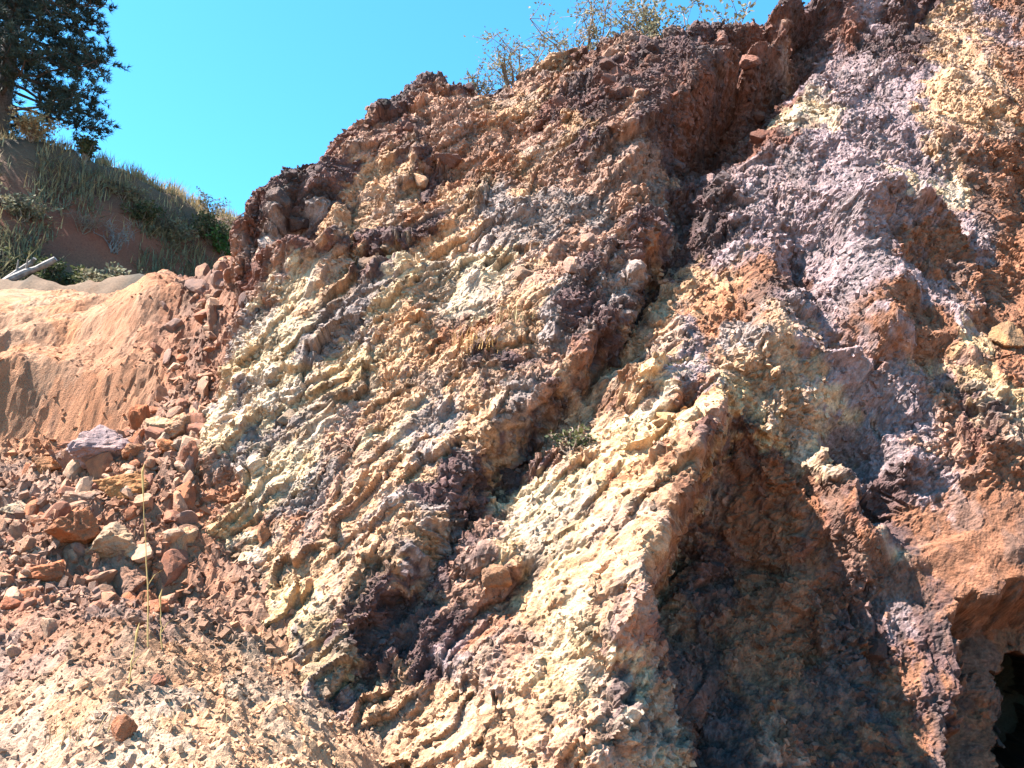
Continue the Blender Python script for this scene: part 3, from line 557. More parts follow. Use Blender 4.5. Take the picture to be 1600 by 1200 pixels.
# mineral colour: whole blocks take the colour of the bed they broke from
c1, c2, c3 = F[0][0], F[1][0], F[2][0]
zu = zx + 1.5 * (c1 - 0.5) + 0.9 * (c2 - 0.5) + 1.3 * fbm3(S * 1.6, 701, 3); zv = zy + 1.5 * (F[0][1] - 0.5) + 0.9 * (c3 - 0.5) + 1.3 * fbm3(S * 1.6, 711, 3)
bn = (1 - wr) * 1.5 * fbm3(Wp * np.array([0.25, 2.2, 0.8], np.float32), 731, 4, 0.6); zu = zu + 0.75 * bn; zv = zv + 0.65 * bn
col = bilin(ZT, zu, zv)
val = 1 + 0.32 * (1 - wr) * fbm3(Wp * np.array([0.3, 3.2, 1.0], np.float32), 741, 4, 0.65) + 0.25 * (c2 - 0.5) + 0.34 * (c3 - 0.5) + 0.22 * (c1 - 0.5) + 0.5 * (F[3][0] - 0.5) + 0.4 * (F[4][0] - 0.5)
och = smooth(0.1, 0.6, fbm3(Wp * np.array([0.6, 1.6, 0.8], np.float32), 721, 4, 0.6))[:, None] * 0.32
col = col * val[:, None] * (1 - och + och * np.array([1.05, 0.88, 0.68], np.float32))
gry = smooth(0.05, 0.5, fbm3(Wp * np.array([1.0, 2.6, 1.0], np.float32), 761, 4, 0.65))[:, None] * 0.45
col = np.clip(col * (1 - gry) + col.mean(-1, keepdims=True) * np.array([0.82, 0.66, 0.63], np.float32) * gry, 0.02, 0.8)
# parts of the face, told apart by rock and position: (name, label, u, v, reach)
PARTS = [('pale_face', 'cream and yellow weathered beds of the left face', [(-3.19, 5.26), (-2.79, 3.08), (-1.61, 3.77), (-2.7, 1.4), (-1.45, 2.34), (-0.84, 4.71), (-1.83, 5.65), (-1.92, 0.56)]),
 ('dark_furrow', 'dark purple furrow running down across the face', [(1.77, 6.25), (1.06, 4.84), (0.39, 3.66), (-0.15, 2.86), (-0.84, 1.75), (-1.44, 0.78), (0.88, 5.9)]),
 ('ochre_ridge', 'sunlit ochre ridge in front of the shaded recess', [(2.34, 3.66), (1.67, 2.54), (0.92, 1.44), (0.31, 0.98), (-0.3, 0.23), (2.36, 5.2), (1.34, 3.66), (-0.88, -0.12), (0.55, -0.01)]),
 ('ochre_pillar', 'rusty yellow pillar beside the grey bulge', [(3.24, 5.58), (3.09, 4.71)]),
 ('shaded_recess', 'shaded rust and purple hollow under the ridge', [(2.63, 2.19), (3.2, 1.41), (2.3, 0.63), (3.22, 0.32), (3.96, 1.74), (3.43, 2.44), (1.89, 0.97)]),
 ('grey_bulge', 'lilac grey crumbly bulge right of the cleft', [(3.74, 7.32), (5.07, 8.9), (4.66, 5.77), (4.05, 4.79), (3.88, 3.76), (4.22, 2.93), (6.51, 10.78)]),
 ('cleft', 'deep shadowed cleft under the red upper band', [(4.83, 11.86), (3.86, 10.56), (5.62, 12.97)]),
 ('upper_band', 'reddish brown blocky band along the skyline', [(-1.14, 10.38), (0.57, 10.59), (2.05, 9.4), (0.99, 8.27), (3.15, 10.14), (-1.98, 9.65), (2.37, 12.06), (4.6, 11.91)]),
 ('speckled_beds', 'tan speckled beds under the skyline band', [(-2.01, 7.78), (-0.78, 7.52), (0.29, 7.31), (-2.32, 8.65)]),
 ('dark_crag', 'dark jagged crag on the left skyline', [(-3.47, 7.71), (-3.2, 8.44), (-3.86, 7.54)]),
 ('ochre_wall', 'crumbly yellow brown wall at the top right', [(7.66, 10.64), (7.66, 9.14), (6.56, 8.14)]),
 ('rust_wall', 'rust brown wall at the right', [(6.65, 6.83), (6.22, 4.95), (5.24, 3.38), (5.26, 2.2), (4.54, 1.91), (4.22, 0.6)]),
 ('mine_adit', 'black mouth of a mine tunnel at the foot of the face', [(4.93, 0.67), (4.8, 0.12)])]
cliff = empty('quarry_cliff', (0, 8, 0)); setting(cliff, 'tall broken quarry face of cream, ochre and purple grey rock')
fu_ = u[fk].mean(1); fv_ = v[fk].mean(1)
fcu = fu_ + 0.3 * fbm(fu_ * 2, fv_ * 2, 811, 3); fcv = fv_ + 0.3 * fbm(fu_ * 2, fv_ * 2, 821, 3)
best = np.full(len(fk), 1e9); own = np.zeros(len(fk), int)
for i, (nm, lb, seeds) in enumerate(PARTS):
    for su, sv in seeds:
        d = (fcu - su) ** 2 + (fcv - sv) ** 2; m = d < best; best[m] = d[m]; own[m] = i
for i, (nm, lb, seeds) in enumerate(PARTS):
    f = fk[own == i]
    if len(f) == 0: continue
    uq, inv = np.unique(f, return_inverse=True)
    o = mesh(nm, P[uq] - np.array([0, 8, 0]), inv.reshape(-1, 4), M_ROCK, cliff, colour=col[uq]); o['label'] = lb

xu, xv = np.meshgrid(np.arange(4.6, 18, 0.055, dtype=np.float32), np.arange(-0.9, 15.6, 0.055, dtype=np.float32))
XP, xo = macro(xu, xv)
xs_ = XP.reshape(-1, 3).astype(np.float32); xd, xc_, xw = detail(xs_, 78, 0.45, 0.45)
bound = np.maximum(5.9 + 0.36 * xv, np.where(xv < 2.4, 7.2, 0)).ravel()
back = np.where(xu.ravel() < bound + 0.05, -0.04, 0.0)
xs_ = xs_ + PN * (xd * 0.8 + back)[:, None]
keep_x = (xu.ravel() > bound - 0.2) & (xo.ravel() < 0.9); xf = sheet(xu.shape[1], xu.shape[0]); xf = xf[keep_x[xf].all(1)]
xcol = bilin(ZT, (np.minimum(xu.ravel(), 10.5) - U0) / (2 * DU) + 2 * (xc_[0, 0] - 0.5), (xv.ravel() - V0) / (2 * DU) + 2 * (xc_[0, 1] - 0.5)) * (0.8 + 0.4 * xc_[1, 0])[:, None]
uq, inv = np.unique(xf, return_inverse=True)
o = mesh('far_wall', xs_[uq] - np.array([0, 8, 0]), inv.reshape(-1, 4), M_ROCK, cliff, colour=xcol[uq]); o['label'] = 'brown end of the face running on to the right'

# ------------------------------------------------------------------ stones
def icosphere(n):
    t = (1 + 5 ** 0.5) / 2
    v = [(-1,t,0),(1,t,0),(-1,-t,0),(1,-t,0),(0,-1,t),(0,1,t),(0,-1,-t),(0,1,-t),(t,0,-1),(t,0,1),(-t,0,-1),(-t,0,1)]
    f = [(0,11,5),(0,5,1),(0,1,7),(0,7,10),(0,10,11),(1,5,9),(5,11,4),(11,10,2),(10,7,6),(7,1,8),(3,9,4),(3,4,2),(3,2,6),(3,6,8),(3,8,9),(4,9,5),(2,4,11),(6,2,10),(8,6,7),(9,8,1)]
    v = [np.array(p, float) / np.linalg.norm(p) for p in v]
    for _ in range(n):
        mid = {}; g = []
        def m(a, b):
            k = (min(a, b), max(a, b))
            if k not in mid: p = v[a] + v[b]; v.append(p / np.linalg.norm(p)); mid[k] = len(v) - 1
            return mid[k]
        for a, b, c in f: x, y, z = m(a, b), m(b, c), m(c, a); g += [(a, x, z), (b, y, x), (c, z, y), (x, y, z)]
        f = g
    return np.array(v, np.float32), np.array(f, np.int32)
ICO = [icosphere(n) for n in range(5)]
def broken(n, rng, planes=11, lo=0.5, hi=0.95, rough=0.03):
    """A stone broken along flat planes: (verts, faces), about unit size."""
    v, f = ICO[n]; N = rng.normal(size=(planes, 3)); N /= np.linalg.norm(N, axis=1, keepdims=True); d = rng.uniform(lo, hi, planes)
    c = v @ N.T; r = np.where(c > 0.05, d / np.maximum(c, 0.05), 9).min(1); r = np.minimum(r, 1.0)
    p = v * r[:, None]
    if n >= 3: p = p * (1 + rough * fbm3(p * 3 + rng.uniform(0, 50), 5, 3, 0.6) * 2)[:, None]
    return p.astype(np.float32), f
def stone_colour(p, base, rng):
    k = fbm3(p * 2.5 + rng.uniform(0, 90), 15, 3)[:, None]
    return np.clip(np.array(base) * (1 + 0.35 * k) * (1 + np.array([0.1, 0, -0.14]) * k), 0.02, 0.8)

# boulders of the rubble pile: x, y, width, depth, height, turn, tilt, colour, label
BOULDERS = [
 (-5.46, 10.55, .78, .6, .62, .3, .2, (186,168,172), 'large mottled lilac grey boulder at the top of the rubble pile'),
 (-4.60, 9.35, .56, .5, .46, .9, .1, (206,180,148), 'pale flat topped boulder in the middle of the rubble pile'),
 (-5.05, 9.35, .70, .55, .48, 2.1, .25, (182,118,76), 'big orange brown boulder left of the pale flat topped boulder'),
 (-4.92, 8.72, .42, .3, .22, .2, .1, (190,112,70), 'flat orange slab lying below the big orange brown boulder'),
 (-6.05, 11.75, 1.0, .5, .36, .5, .35, (168,116,92), 'long tilted red brown slab at the foot of the soil bank'),
 (-5.45, 11.45, .26, .22, .50, .1, .1, (196,110,60), 'upright orange block beside the long tilted slab'),
 (-4.92, 11.05, .34, .3, .40, .7, .1, (218,190,150), 'cream boulder above the rubble near the left end of the cliff'),
 (-4.62, 11.0, .40, .34, .38, 1.4, .1, (206,164,130), 'tan boulder wedged between cream boulder and cliff'),
 (-3.95, 9.00, .40, .36, .72, .2, .12, (158,104,72), 'tall brown block standing in the dark hollow by the cliff'),
 (-3.74, 9.05, .26, .24, .30, .5, .1, (184,150,116), 'rounded tan stone right of the tall brown block'),
 (-3.92, 9.70, .26, .24, .40, 1.1, .2, (210,176,140), 'pale upright stone above the tall brown block'),
 (-4.92, 10.02, .60, .42, .36, .4, .15, (208,146,84), 'ochre yellow boulder below the mottled lilac boulder'),
 (-4.66, 10.66, .26, .22, .22, .9, .2, (198,126,74), 'small orange boulder under the cream boulder'),
 (-4.95, 10.85, .24, .22, .20, .2, .1, (216,184,156), 'small pale pink boulder left of the small orange boulder'),
 (-4.50, 10.75, .22, .2, .20, 1.9, .1, (214,192,164), 'small whitish boulder right of the small orange boulder'),
 (-5.06, 10.52, .28, .24, .22, .6, .1, (190,134,96), 'small tan boulder touching the mottled lilac boulder'),
 (-4.30, 9.18, .34, .32, .44, 2.4, .15, (164,130,110), 'grey brown boulder between pale boulder and tall brown block'),
 (-5.34, 9.95, .50, .34, .26, .3, .2, (176,148,128), 'flat grey brown slab above the big orange brown boulder'),
 (-4.27, 10.45, .30, .28, .52, .1, .1, (172,108,80), 'red brown block leaning on the left end of the cliff'),
 (-6.15, 9.95, .30, .24, .18, .8, .1, (226,206,176), 'small whitish stone at the far left of the rubble'),
 (-6.15, 10.5, .44, .28, .24, 2.6, .25, (200,138,88), 'ochre slab left of the mottled lilac boulder'),
 (-4.95, 8.15, .24, .2, .16, .3, .1, (168,98,70), 'small red stone on the brown gravel mound'),
 (-2.76, 6.05, .17, .14, .18, .3, .3, (164,112,82), 'dark brown stone poking from the pale gravel in the foreground'),
 (-2.88, 6.85, .13, .11, .09, .3, .2, (158,104,82), 'small brown stone alone on the pale gravel slope'),
 (-3.50, 8.15, .22, .2, .16, 1.2, .1, (184,112,76), 'orange stone at the edge of the dark hollow'),
 (-3.62, 8.40, .26, .22, .18, 2.2, .1, (190,136,104), 'tan stone at the foot of the cliff below the hollow'),
]
for k, (x, y, w, d, h, rz, ti, c, lab) in enumerate(BOULDERS):
    rng = np.random.default_rng(100 + k); n = 4 if w > 0.3 else 3
    p, f = broken(n, rng, 11, 0.42, 0.72, 0.05); p = p / (p.max(0) - p.min(0)) * np.array([w, d, h]) * 1.08
    s = 0.03 * w * facets3(p * 14 / w ** 0.5 + 7 * k, 900 + k, 0.8)[0]; p = p * (1 + s / 0.3)[:, None]
    o = mesh('boulder', p, f, M_STONE, colour=stone_colour(p / w, 0.7 * np.array(rockc(*c)) + 0.3 * np.array(rockc(196,134,104)), rng))
    o.location = (x, y, float(ground_at(x, y)[0]) + 0.22 * h); o.rotation_euler = (ti, -ti * 0.6, rz)
    tag(o, lab, 'boulder', 'boulders of the rubble pile')

# loose stones of the same rubble, one object each
SHAPES = []
for k in range(24):
    rng = np.random.default_rng(300 + k); p, f = broken(2, rng, 11, 0.4, 0.7); p = p * np.array([1.7, rng.uniform(1.0, 1.4), rng.uniform(.8, 1.2)])
    base = [(206,154,124),(180,122,98),(218,174,144),(168,132,118),(200,130,94),(190,146,120)][k % 6]
    SHAPES.append((p, f, stone_colour(p, rockc(*base), rng), ['tan','red brown','light tan','grey brown','orange','dull brown'][k % 6]))
PROTO = [None] * len(SHAPES)
rng = np.random.default_rng(5); done = 0
AREAS = [((-5.0, 10.0), (1.0, .9), 190, .06, .19, 'angular stone the size of a fist in the reddish rubble pile', 'loose stones of the rubble pile'),
         ((-5.2, 12.8), (.45, 1.5), 90, .06, .20, 'stone on the rubble slope beside the soil bank', 'loose stones of the upper rubble slope'),
         ((-4.3, 8.3), (1.0, .5), 60, .04, .10, 'small stone on the brown gravel mound below the rubble', 'loose stones of the gravel mound')]
for (cx, cy), (sx, sy), cnt, lo, hi, lab, grp in AREAS:
    for q in range(cnt):
        x = rng.normal(cx, sx); y = rng.normal(cy, sy); x = min(x, -3.45 - 0.32 * max(0, y - 8)); k = int(rng.integers(len(SHAPES)))
        r = lo + (hi - lo) * rng.random() ** 2
        if PROTO[k] is None:
            PROTO[k] = mesh('loose_stone', SHAPES[k][0], SHAPES[k][1], M_STONE, colour=SHAPES[k][2]); o = PROTO[k]
        else:
            o = PROTO[k].copy(); COL.objects.link(o)
        o.scale = (r, r, r); o.rotation_euler = tuple(rng.uniform(0, 6.28, 3)); o.location = (x, y, float(ground_at(x, y)[0]) + 0.15 * r)
        tag(o, SHAPES[k][3] + ' ' + lab, 'stone', grp)

def chip_mass(name, pts, nrm, size, cols, mat, parent=None, sink=0.15, seed=0, flat=0.7):
    """Thousands of broken chips as one mesh."""
    rng = np.random.default_rng(seed); n = len(pts)
    box = np.array([(x, y, z) for x in (-1, 1) for y in (-1, 1) for z in (-1, 1)], float) * 0.62
    base = np.stack([box * (1 + rng.uniform(-.45, .3, (8, 1))) + rng.normal(0, .13, (8, 3)) for _ in range(40)])
    F0 = np.array([(0,1,3),(0,3,2),(4,6,7),(4,7,5),(0,4,5),(0,5,1),(2,3,7),(2,7,6),(0,2,6),(0,6,4),(1,5,7),(1,7,3)], np.int32)
    b = base[rng.integers(40, size=n)] * np.stack([np.ones(n), rng.uniform(.55, 1, n), rng.uniform(.35, flat, n)], -1)[:, None, :]
    q = rng.normal(size=(n, 4)); q /= np.linalg.norm(q, axis=1, keepdims=True); w, x, y, z = q.T
    R = np.stack([np.stack([1-2*(y*y+z*z), 2*(x*y-z*w), 2*(x*z+y*w)], -1), np.stack([2*(x*y+z*w), 1-2*(x*x+z*z), 2*(y*z-x*w)], -1), np.stack([2*(x*z-y*w), 2*(y*z+x*w), 1-2*(x*x+y*y)], -1)], -2)
    V = np.einsum('nij,nkj->nki', R, b) * size[:, None, None] + (pts + nrm * (size * sink)[:, None])[:, None, :]
    F = (F0[None] + (np.arange(n) * 8)[:, None, None]).reshape(-1, 3)
    C = np.repeat(cols * rng.uniform(0.65, 1.25, (n, 1)), 8, 0)
    o = mesh(name, V.reshape(-1, 3), F, mat, parent, colour=np.clip(C, 0.02, 0.8)); o['kind'] = 'stuff'
    return o
# gravel over the ground
rng = np.random.default_rng(21); n = 24000
x = np.concatenate([rng.uniform(-6.5, -0.9, n // 2), rng.normal(-4.8, 1.3, n - n // 2)]); y = np.concatenate([rng.uniform(5.5, 8.6, n // 2), rng.normal(10.2, 1.5, n - n // 2)])
dig = bank_step(x, y) > 0.1; keep = ~dig | (rng.random(n) < 0.7); x = x[keep]; y = y[keep]; n = len(x)
z = ground_at(x, y); _, g1, g2, _r = ground_relief(x, y)
size = (0.008 + 0.045 * rng.random(n) ** 4) * np.where(y > 8.2, 1.8, 0.85) * np.where(bank_step(x, y) > 0.1, 0.5, 1)
o = chip_mass('gravel', np.stack([x, y, z], -1), np.array([[0, 0, 1.0]]) * np.ones((n, 1)), size, soil_colour(x, y, g1, g2) * 1.05, M_STONE, seed=22)
o['label'] = 'loose tan gravel strewn over the quarry ground'
# chips still lodged in the face
inn = np.where((poly_dist(OUT, u, v) < 0.25) & (poly_dist(ADIT_MOUTH, u, v) > 0.1) & (calm > 0.8) & (u < 5.6 + 0.36 * v))[0]
rng = np.random.default_rng(31); n = 56000
pw = ro[inn] ** 1.5; pick = inn[rng.choice(len(inn), n, p=pw / pw.sum())]
size = (0.009 + 0.050 * rng.random(n) ** 4)
o = chip_mass('rock_chips', P[pick] - np.array([0, 8, 0]), NRM[pick], size, col[pick], M_ROCK, cliff, sink=0.2, seed=32)
# larger blocks standing proud of the face, each a piece of its own
rng = np.random.default_rng(41)
def on_face(uu, vv): return int(np.argmin((u - uu) ** 2 + (v - vv) ** 2))
BL = [(-0.13, 1.40, .34, .26, (196,140,92)), (-2.99, 2.40, .22, .2, (190,112,66)), (-1.05, 8.8, .5, .22, (150,118,116)), (0.18, 5.9, .3, .3, (110,92,92)), 
      (-2.95, 4.1, .28, .22, (104,90,92)), (1.6, 2.75, .3, .2, (196,116,62)), (1.75, 3.0, .28, .18, (200,120,64)), (6.3, 4.6, .4, .42, (214,174,126)), (-3.9, 7.6, .4, .3, None), (-3.5, 7.9, .4, .3, None)]
band = inn[(ro[inn] > 1.05)]
for q in range(110):
    i = int(band[rng.integers(len(band))]); s = 0.10 + 0.22 * rng.random() ** 2; BL.append((float(u[i]), float(v[i]), s * 1.3, s, None))
for k, (uu, vv, w, h, c) in enumerate(BL):
    i = on_face(uu, vv); r2 = np.random.default_rng(700 + k); p, f = broken(3 if w > .3 else 2, r2, 11, 0.4, 0.7, 0.05)
    p = p / (p.max(0) - p.min(0)) * np.array([w, w * .8, h]); a = (0.0 if w > .8 else -0.6 + r2.normal(0, .35))
    p = p @ np.array([[math.cos(a), 0, math.sin(a)], [0, 1, 0], [-math.sin(a), 0, math.cos(a)]]).astype(np.float32)
    o = mesh('rock_block', p, f, M_ROCK, cliff, colour=stone_colour(p / w, col[i] if c is None else 0.5 * np.array(rockc(*c)) + 0.5 * col[i], r2))
    o.location = tuple(P[i] - np.array([0, 8, 0]) + NRM[i] * (0.10 if w < .3 else -0.02 if w < .8 else -0.22) * w)

# ------------------------------------------------------------------ wooded hillside behind
def hill_z(x, y):
    yc = 36 + 1.1 * (x + 20) + 0.8 * fbm(x * 0.15, y * 0.02 + 3, 905, 3)
    zc = np.interp(x, [-60, -30, -22.9, -20.3, -18.4, -16.3, -15.1, -12, -3, 10], [23.6, 20.6, 19.5, 20.2, 20.1, 19.5, 19.3, 18.6, 16.6, 15])
    t = (yc - y) * 0.67
    face = zc - np.where(t < 0, -0.10 * np.clip(-t, 0, 30) , np.where(t < 1.6, 0.4 * t, 0.64 + 1.9 * (t - 1.6)))
    ter = 9.55 + 0.03 * (y - 22) - 4 * (1 - smooth(19.5, 22.5, y))
    d = face - ter
    z = ter + np.where(d > 0, d, 0) + 0.5 * np.exp(-np.abs(d) / 1.0) 
    return z + 0.35 * fbm(x * 0.5, y * 0.5, 921, 4) + 0.12 * fbm(x * 2.3, y * 2.3, 931, 3)
hx = np.arange(-52, -2, 0.17); hy = np.arange(19.5, 62, 0.17); HX, HY = np.meshgrid(hx, hy); HZ = hill_z(HX, HY)
hn = smooth(0.05, 0.5, fbm(HX * 0.5, HZ * 0.5, 941, 4))[..., None]
red = np.exp(-(((HX + 18) / 4.5) ** 2 + ((HZ - 15.3) / 2.2) ** 2))[..., None]
hc = np.array(rockc(128,104,84)) * (1 - hn) + np.array(rockc(84,76,66)) * hn; hc = hc * (1 - red) + np.array(rockc(176,104,80)) * red
hill = mesh('hillside', np.stack([HX, HY, HZ], -1).reshape(-1, 3), sheet(len(hx), len(hy)), rock_mat('hill_soil', grain=14, bump=0.8), colour=hc.reshape(-1, 3), smooth_shade=True)
setting(hill, 'brush covered hillside behind the soil bank')

def blades(pts, length, width, mat, name, parent=None, lean=0.5, seed=0, n_each=1, droop=0.3):
    rng = np.random.default_rng(seed); n = len(pts)
    a = rng.uniform(0, 6.283, n); l = length * rng.uniform(0.5, 1.2, n); t = np.abs(rng.normal(0, lean, n))
    d = np.stack([np.cos(a) * np.sin(t), np.sin(a) * np.sin(t), np.cos(t)], -1); sdir = np.stack([-np.sin(a), np.cos(a), 0 * a], -1)
    mid = pts + d * (l * 0.55)[:, None]; tip = mid + (d + np.stack([np.cos(a), np.sin(a), -0.4 + 0 * a], -1) * droop) * (l * 0.5)[:, None]
    w = width * rng.uniform(0.6, 1.3, n)[:, None]
    V = np.stack([pts - sdir * w, pts + sdir * w, mid + sdir * w * .7, mid - sdir * w * .7, tip], 1).reshape(-1, 3)
    i = (np.arange(n) * 5)[:, None]; F = np.concatenate([i + np.array([[0, 1, 2]]), i + np.array([[0, 2, 3]]), i + np.array([[3, 2, 4]])])
    return mesh(name, V, F, mat, parent)
rng = np.random.default_rng(51); n = 15000
x = rng.uniform(-30, -8, n); y = 36 + 1.1 * (x + 20) - np.abs(rng.normal(0, 2.6, n)) + 1.2; c = fbm(x * 0.9, y * 0.9, 961, 3) > 0.05; x, y = x[c], y[c]
g = blades(np.stack([x, y, hill_z(x, y) - .05], -1), 0.75, 0.022, M_DRY, 'dry_grass', seed=52, lean=0.35); setting(g, 'dry straw coloured grass on the hillside rim', 'stuff')

def shrub(name, loc, rx, rz_, leaves, mat, stemmat, seed, label, cat='shrub', group=None, leaf=0.09, stems=14, bare=0.0):
    """Branching stems with single leaves out along them."""
    rng = np.random.default_rng(seed); root = empty(name, loc); sb = MB(); tips = []
    for k in range(stems):
        a = rng.uniform(0, 6.283); e = rng.uniform(0.15, 1.0); L = rng.uniform(.6, 1.0)
        p = Vector((rng.normal(0, .05) * rx, rng.normal(0, .05) * rx, -0.1)); q = [p]
        end = Vector((math.cos(a) * rx * e, math.sin(a) * rx * e, rz_ * L * math.sqrt(max(0.05, 1 - 0.55 * e * e))))
        for j in range(1, 6):
            t = j / 5; q.append(p.lerp(end, t) + Vector(rng.normal(0, 0.05, 3)) * rx + Vector((0, 0, 0.12 * rz_ * math.sin(t * 3.14))))
        sb.tube(q, [0.022 * rz_ ** .5 * (1 - 0.16 * j) for j in range(6)], 5)
        for j in range(2, 6):
            for _ in range(3):
                b = q[j] + Vector(rng.normal(0, 1, 3)).normalized() * rx * rng.uniform(.12, .38); b.z = max(b.z, 0.05)
                sb.tube([q[j], (q[j] + b) / 2 + Vector(rng.normal(0, .02, 3)), b], [0.008, 0.006, 0.003], 3); tips.append((q[j], b))
    sb.obj('stem', stemmat, root)
    if leaves:
        A = np.array([t[0][:] for t in tips]); B = np.array([t[1][:] for t in tips]); i = rng.integers(len(tips), size=leaves)
        c = A[i] + (B[i] - A[i]) * rng.uniform(.2, 1.1, (leaves, 1)) + rng.normal(0, .03 * rx, (leaves, 3)); c[:, 2] = np.maximum(c[:, 2], .03)
        d = rng.normal(size=(leaves, 3)); d[:, 2] = np.abs(d[:, 2]) * .6; d /= np.linalg.norm(d, axis=1, keepdims=True); s = np.cross(d, rng.normal(size=(leaves, 3))); s /= np.linalg.norm(s, axis=1, keepdims=True)
        l = (leaf * rng.uniform(.5, 1.3, leaves))[:, None]
        V = np.stack([c, c + d * l * .5 + s * l * .28, c + d * l, c + d * l * .5 - s * l * .28], 1).reshape(-1, 3)
        i = (np.arange(leaves) * 4)[:, None]; mesh('foliage', V, np.concatenate([i + np.array([[0, 1, 2]]), i + np.array([[0, 2, 3]])]), mat, root)
    return tag(root, label, cat, group)
def on_hill(x, y, dz=-.05): return (x, y, float(hill_z(np.array([x]), np.array([y]))[0]) + dz)
GH = 'shrubs on the hillside'
HS = [(-19.73,33.9,.55,1.5,1300,M_LEAF,'young pointed evergreen bush on the hill crest right of the pine'),
 (-21.3,32.2,1.2,1.3,1400,M_DRY,'straw coloured bush beside the pine trunk'),
 (-17.42,34.9,1.0,1.0,1500,M_LEAF,'green bush midway along the shaded slope'),
 (-15.9,39.0,1.1,1.9,260,M_LEAF,'sparse twiggy bush standing against the sky near the cliff'),
 (-15.19,37.8,1.4,1.5,2600,M_LEAF,'round green bush at the right end of the hillside'),
 (-14.56,38.0,1.3,1.4,2400,M_GREEN,'dense green bush just left of the cliff crag'),
 (-16.29,35.95,1.3,1.2,1800,M_GREYLEAF,'dull olive bush left of the round green bush'),
 (-17.49,33.05,1.4,1.4,0,None,'bare whitish bush in the middle of the shaded slope'),
 (-17.6,30.3,1.5,1.1,2200,M_LEAF,'low dark green bush at the foot of the shaded slope'),
 (-12.2,23.4,1.0,.6,1400,M_GREYLEAF,'low dry green bush where the slope meets the soil bank'),
 (-18.56,29.5,1.5,1.2,2000,M_LEAF,'dark leafy bush behind the fallen logs'),
 (-19.93,30.05,1.3,1.2,1300,M_GREYLEAF,'grey green bush in the shade below the pine'),
 (-18.2,34.6,1.1,.9,1200,M_GREYLEAF,'brownish bush near the hill crest left of the green bushes'),
 (-18.49,32.15,1.3,1.0,0,None,'bare brown bush on the red earth patch')]
for k, (x, y, rx, rz_, nl, mt, lab) in enumerate(HS):
    shrub('shrub', on_hill(x, y), rx, rz_, nl, mt or M_LEAF, M_DEADWOOD if 'whitish' in lab else M_TWIG, 400 + k, lab, group=GH, leaf=0.15, stems=18)
# tangled undergrowth nobody could count
n = 22000; x = rng.uniform(-26, -11, n); y = 36 + 1.1 * (x + 20) - rng.uniform(3, 14, n); c = (fbm(x * 0.35, y * 0.35, 971, 3) > 0.0) & (np.exp(-(((x + 18) / 4.5) ** 2 + ((hill_z(x, y) - 15.3) / 2.2) ** 2)) < 0.88); x, y = x[c], y[c]
g = blades(np.stack([x, y, hill_z(x, y) - .05], -1), 0.9, 0.03, M_GREYLEAF, 'undergrowth', seed=55, lean=0.8, droop=.6); setting(g, 'tangled dull olive undergrowth on the shaded slope', 'stuff')
# fallen logs
for (a, b, r, lab) in (((-15.6, 22.6, 9.2), (-13.7, 22.6, 10.25), .13, 'pale fallen log leaning at the foot of the hillside'), ((-16.0, 23.4, 9.6), (-14.8, 23.4, 10.55), .10, 'shorter grey fallen log behind the pale log')):
    m = MB(); A, B = Vector(a), Vector(b); q = [A.lerp(B, t / 7) + Vector(rng.normal(0, .025, 3)) for t in range(8)]
    m.tube(q, [r * (1 - 0.05 * t + .12 * math.sin(t * 2.3)) for t in range(8)], 9); root = empty('fallen_log', a); o = m.obj('log_trunk', M_DEADWOOD, root); o.matrix_parent_inverse = Matrix.Translation(-A)
    s = MB(); s.tube([q[4], q[4] + Vector((.1, -.15, .35))], [.035, .02], 5); o2 = s.obj('branch_stub', M_DEADWOOD, root); o2.matrix_parent_inverse = Matrix.Translation(-A)
    tag(root, lab, 'log', 'fallen logs')

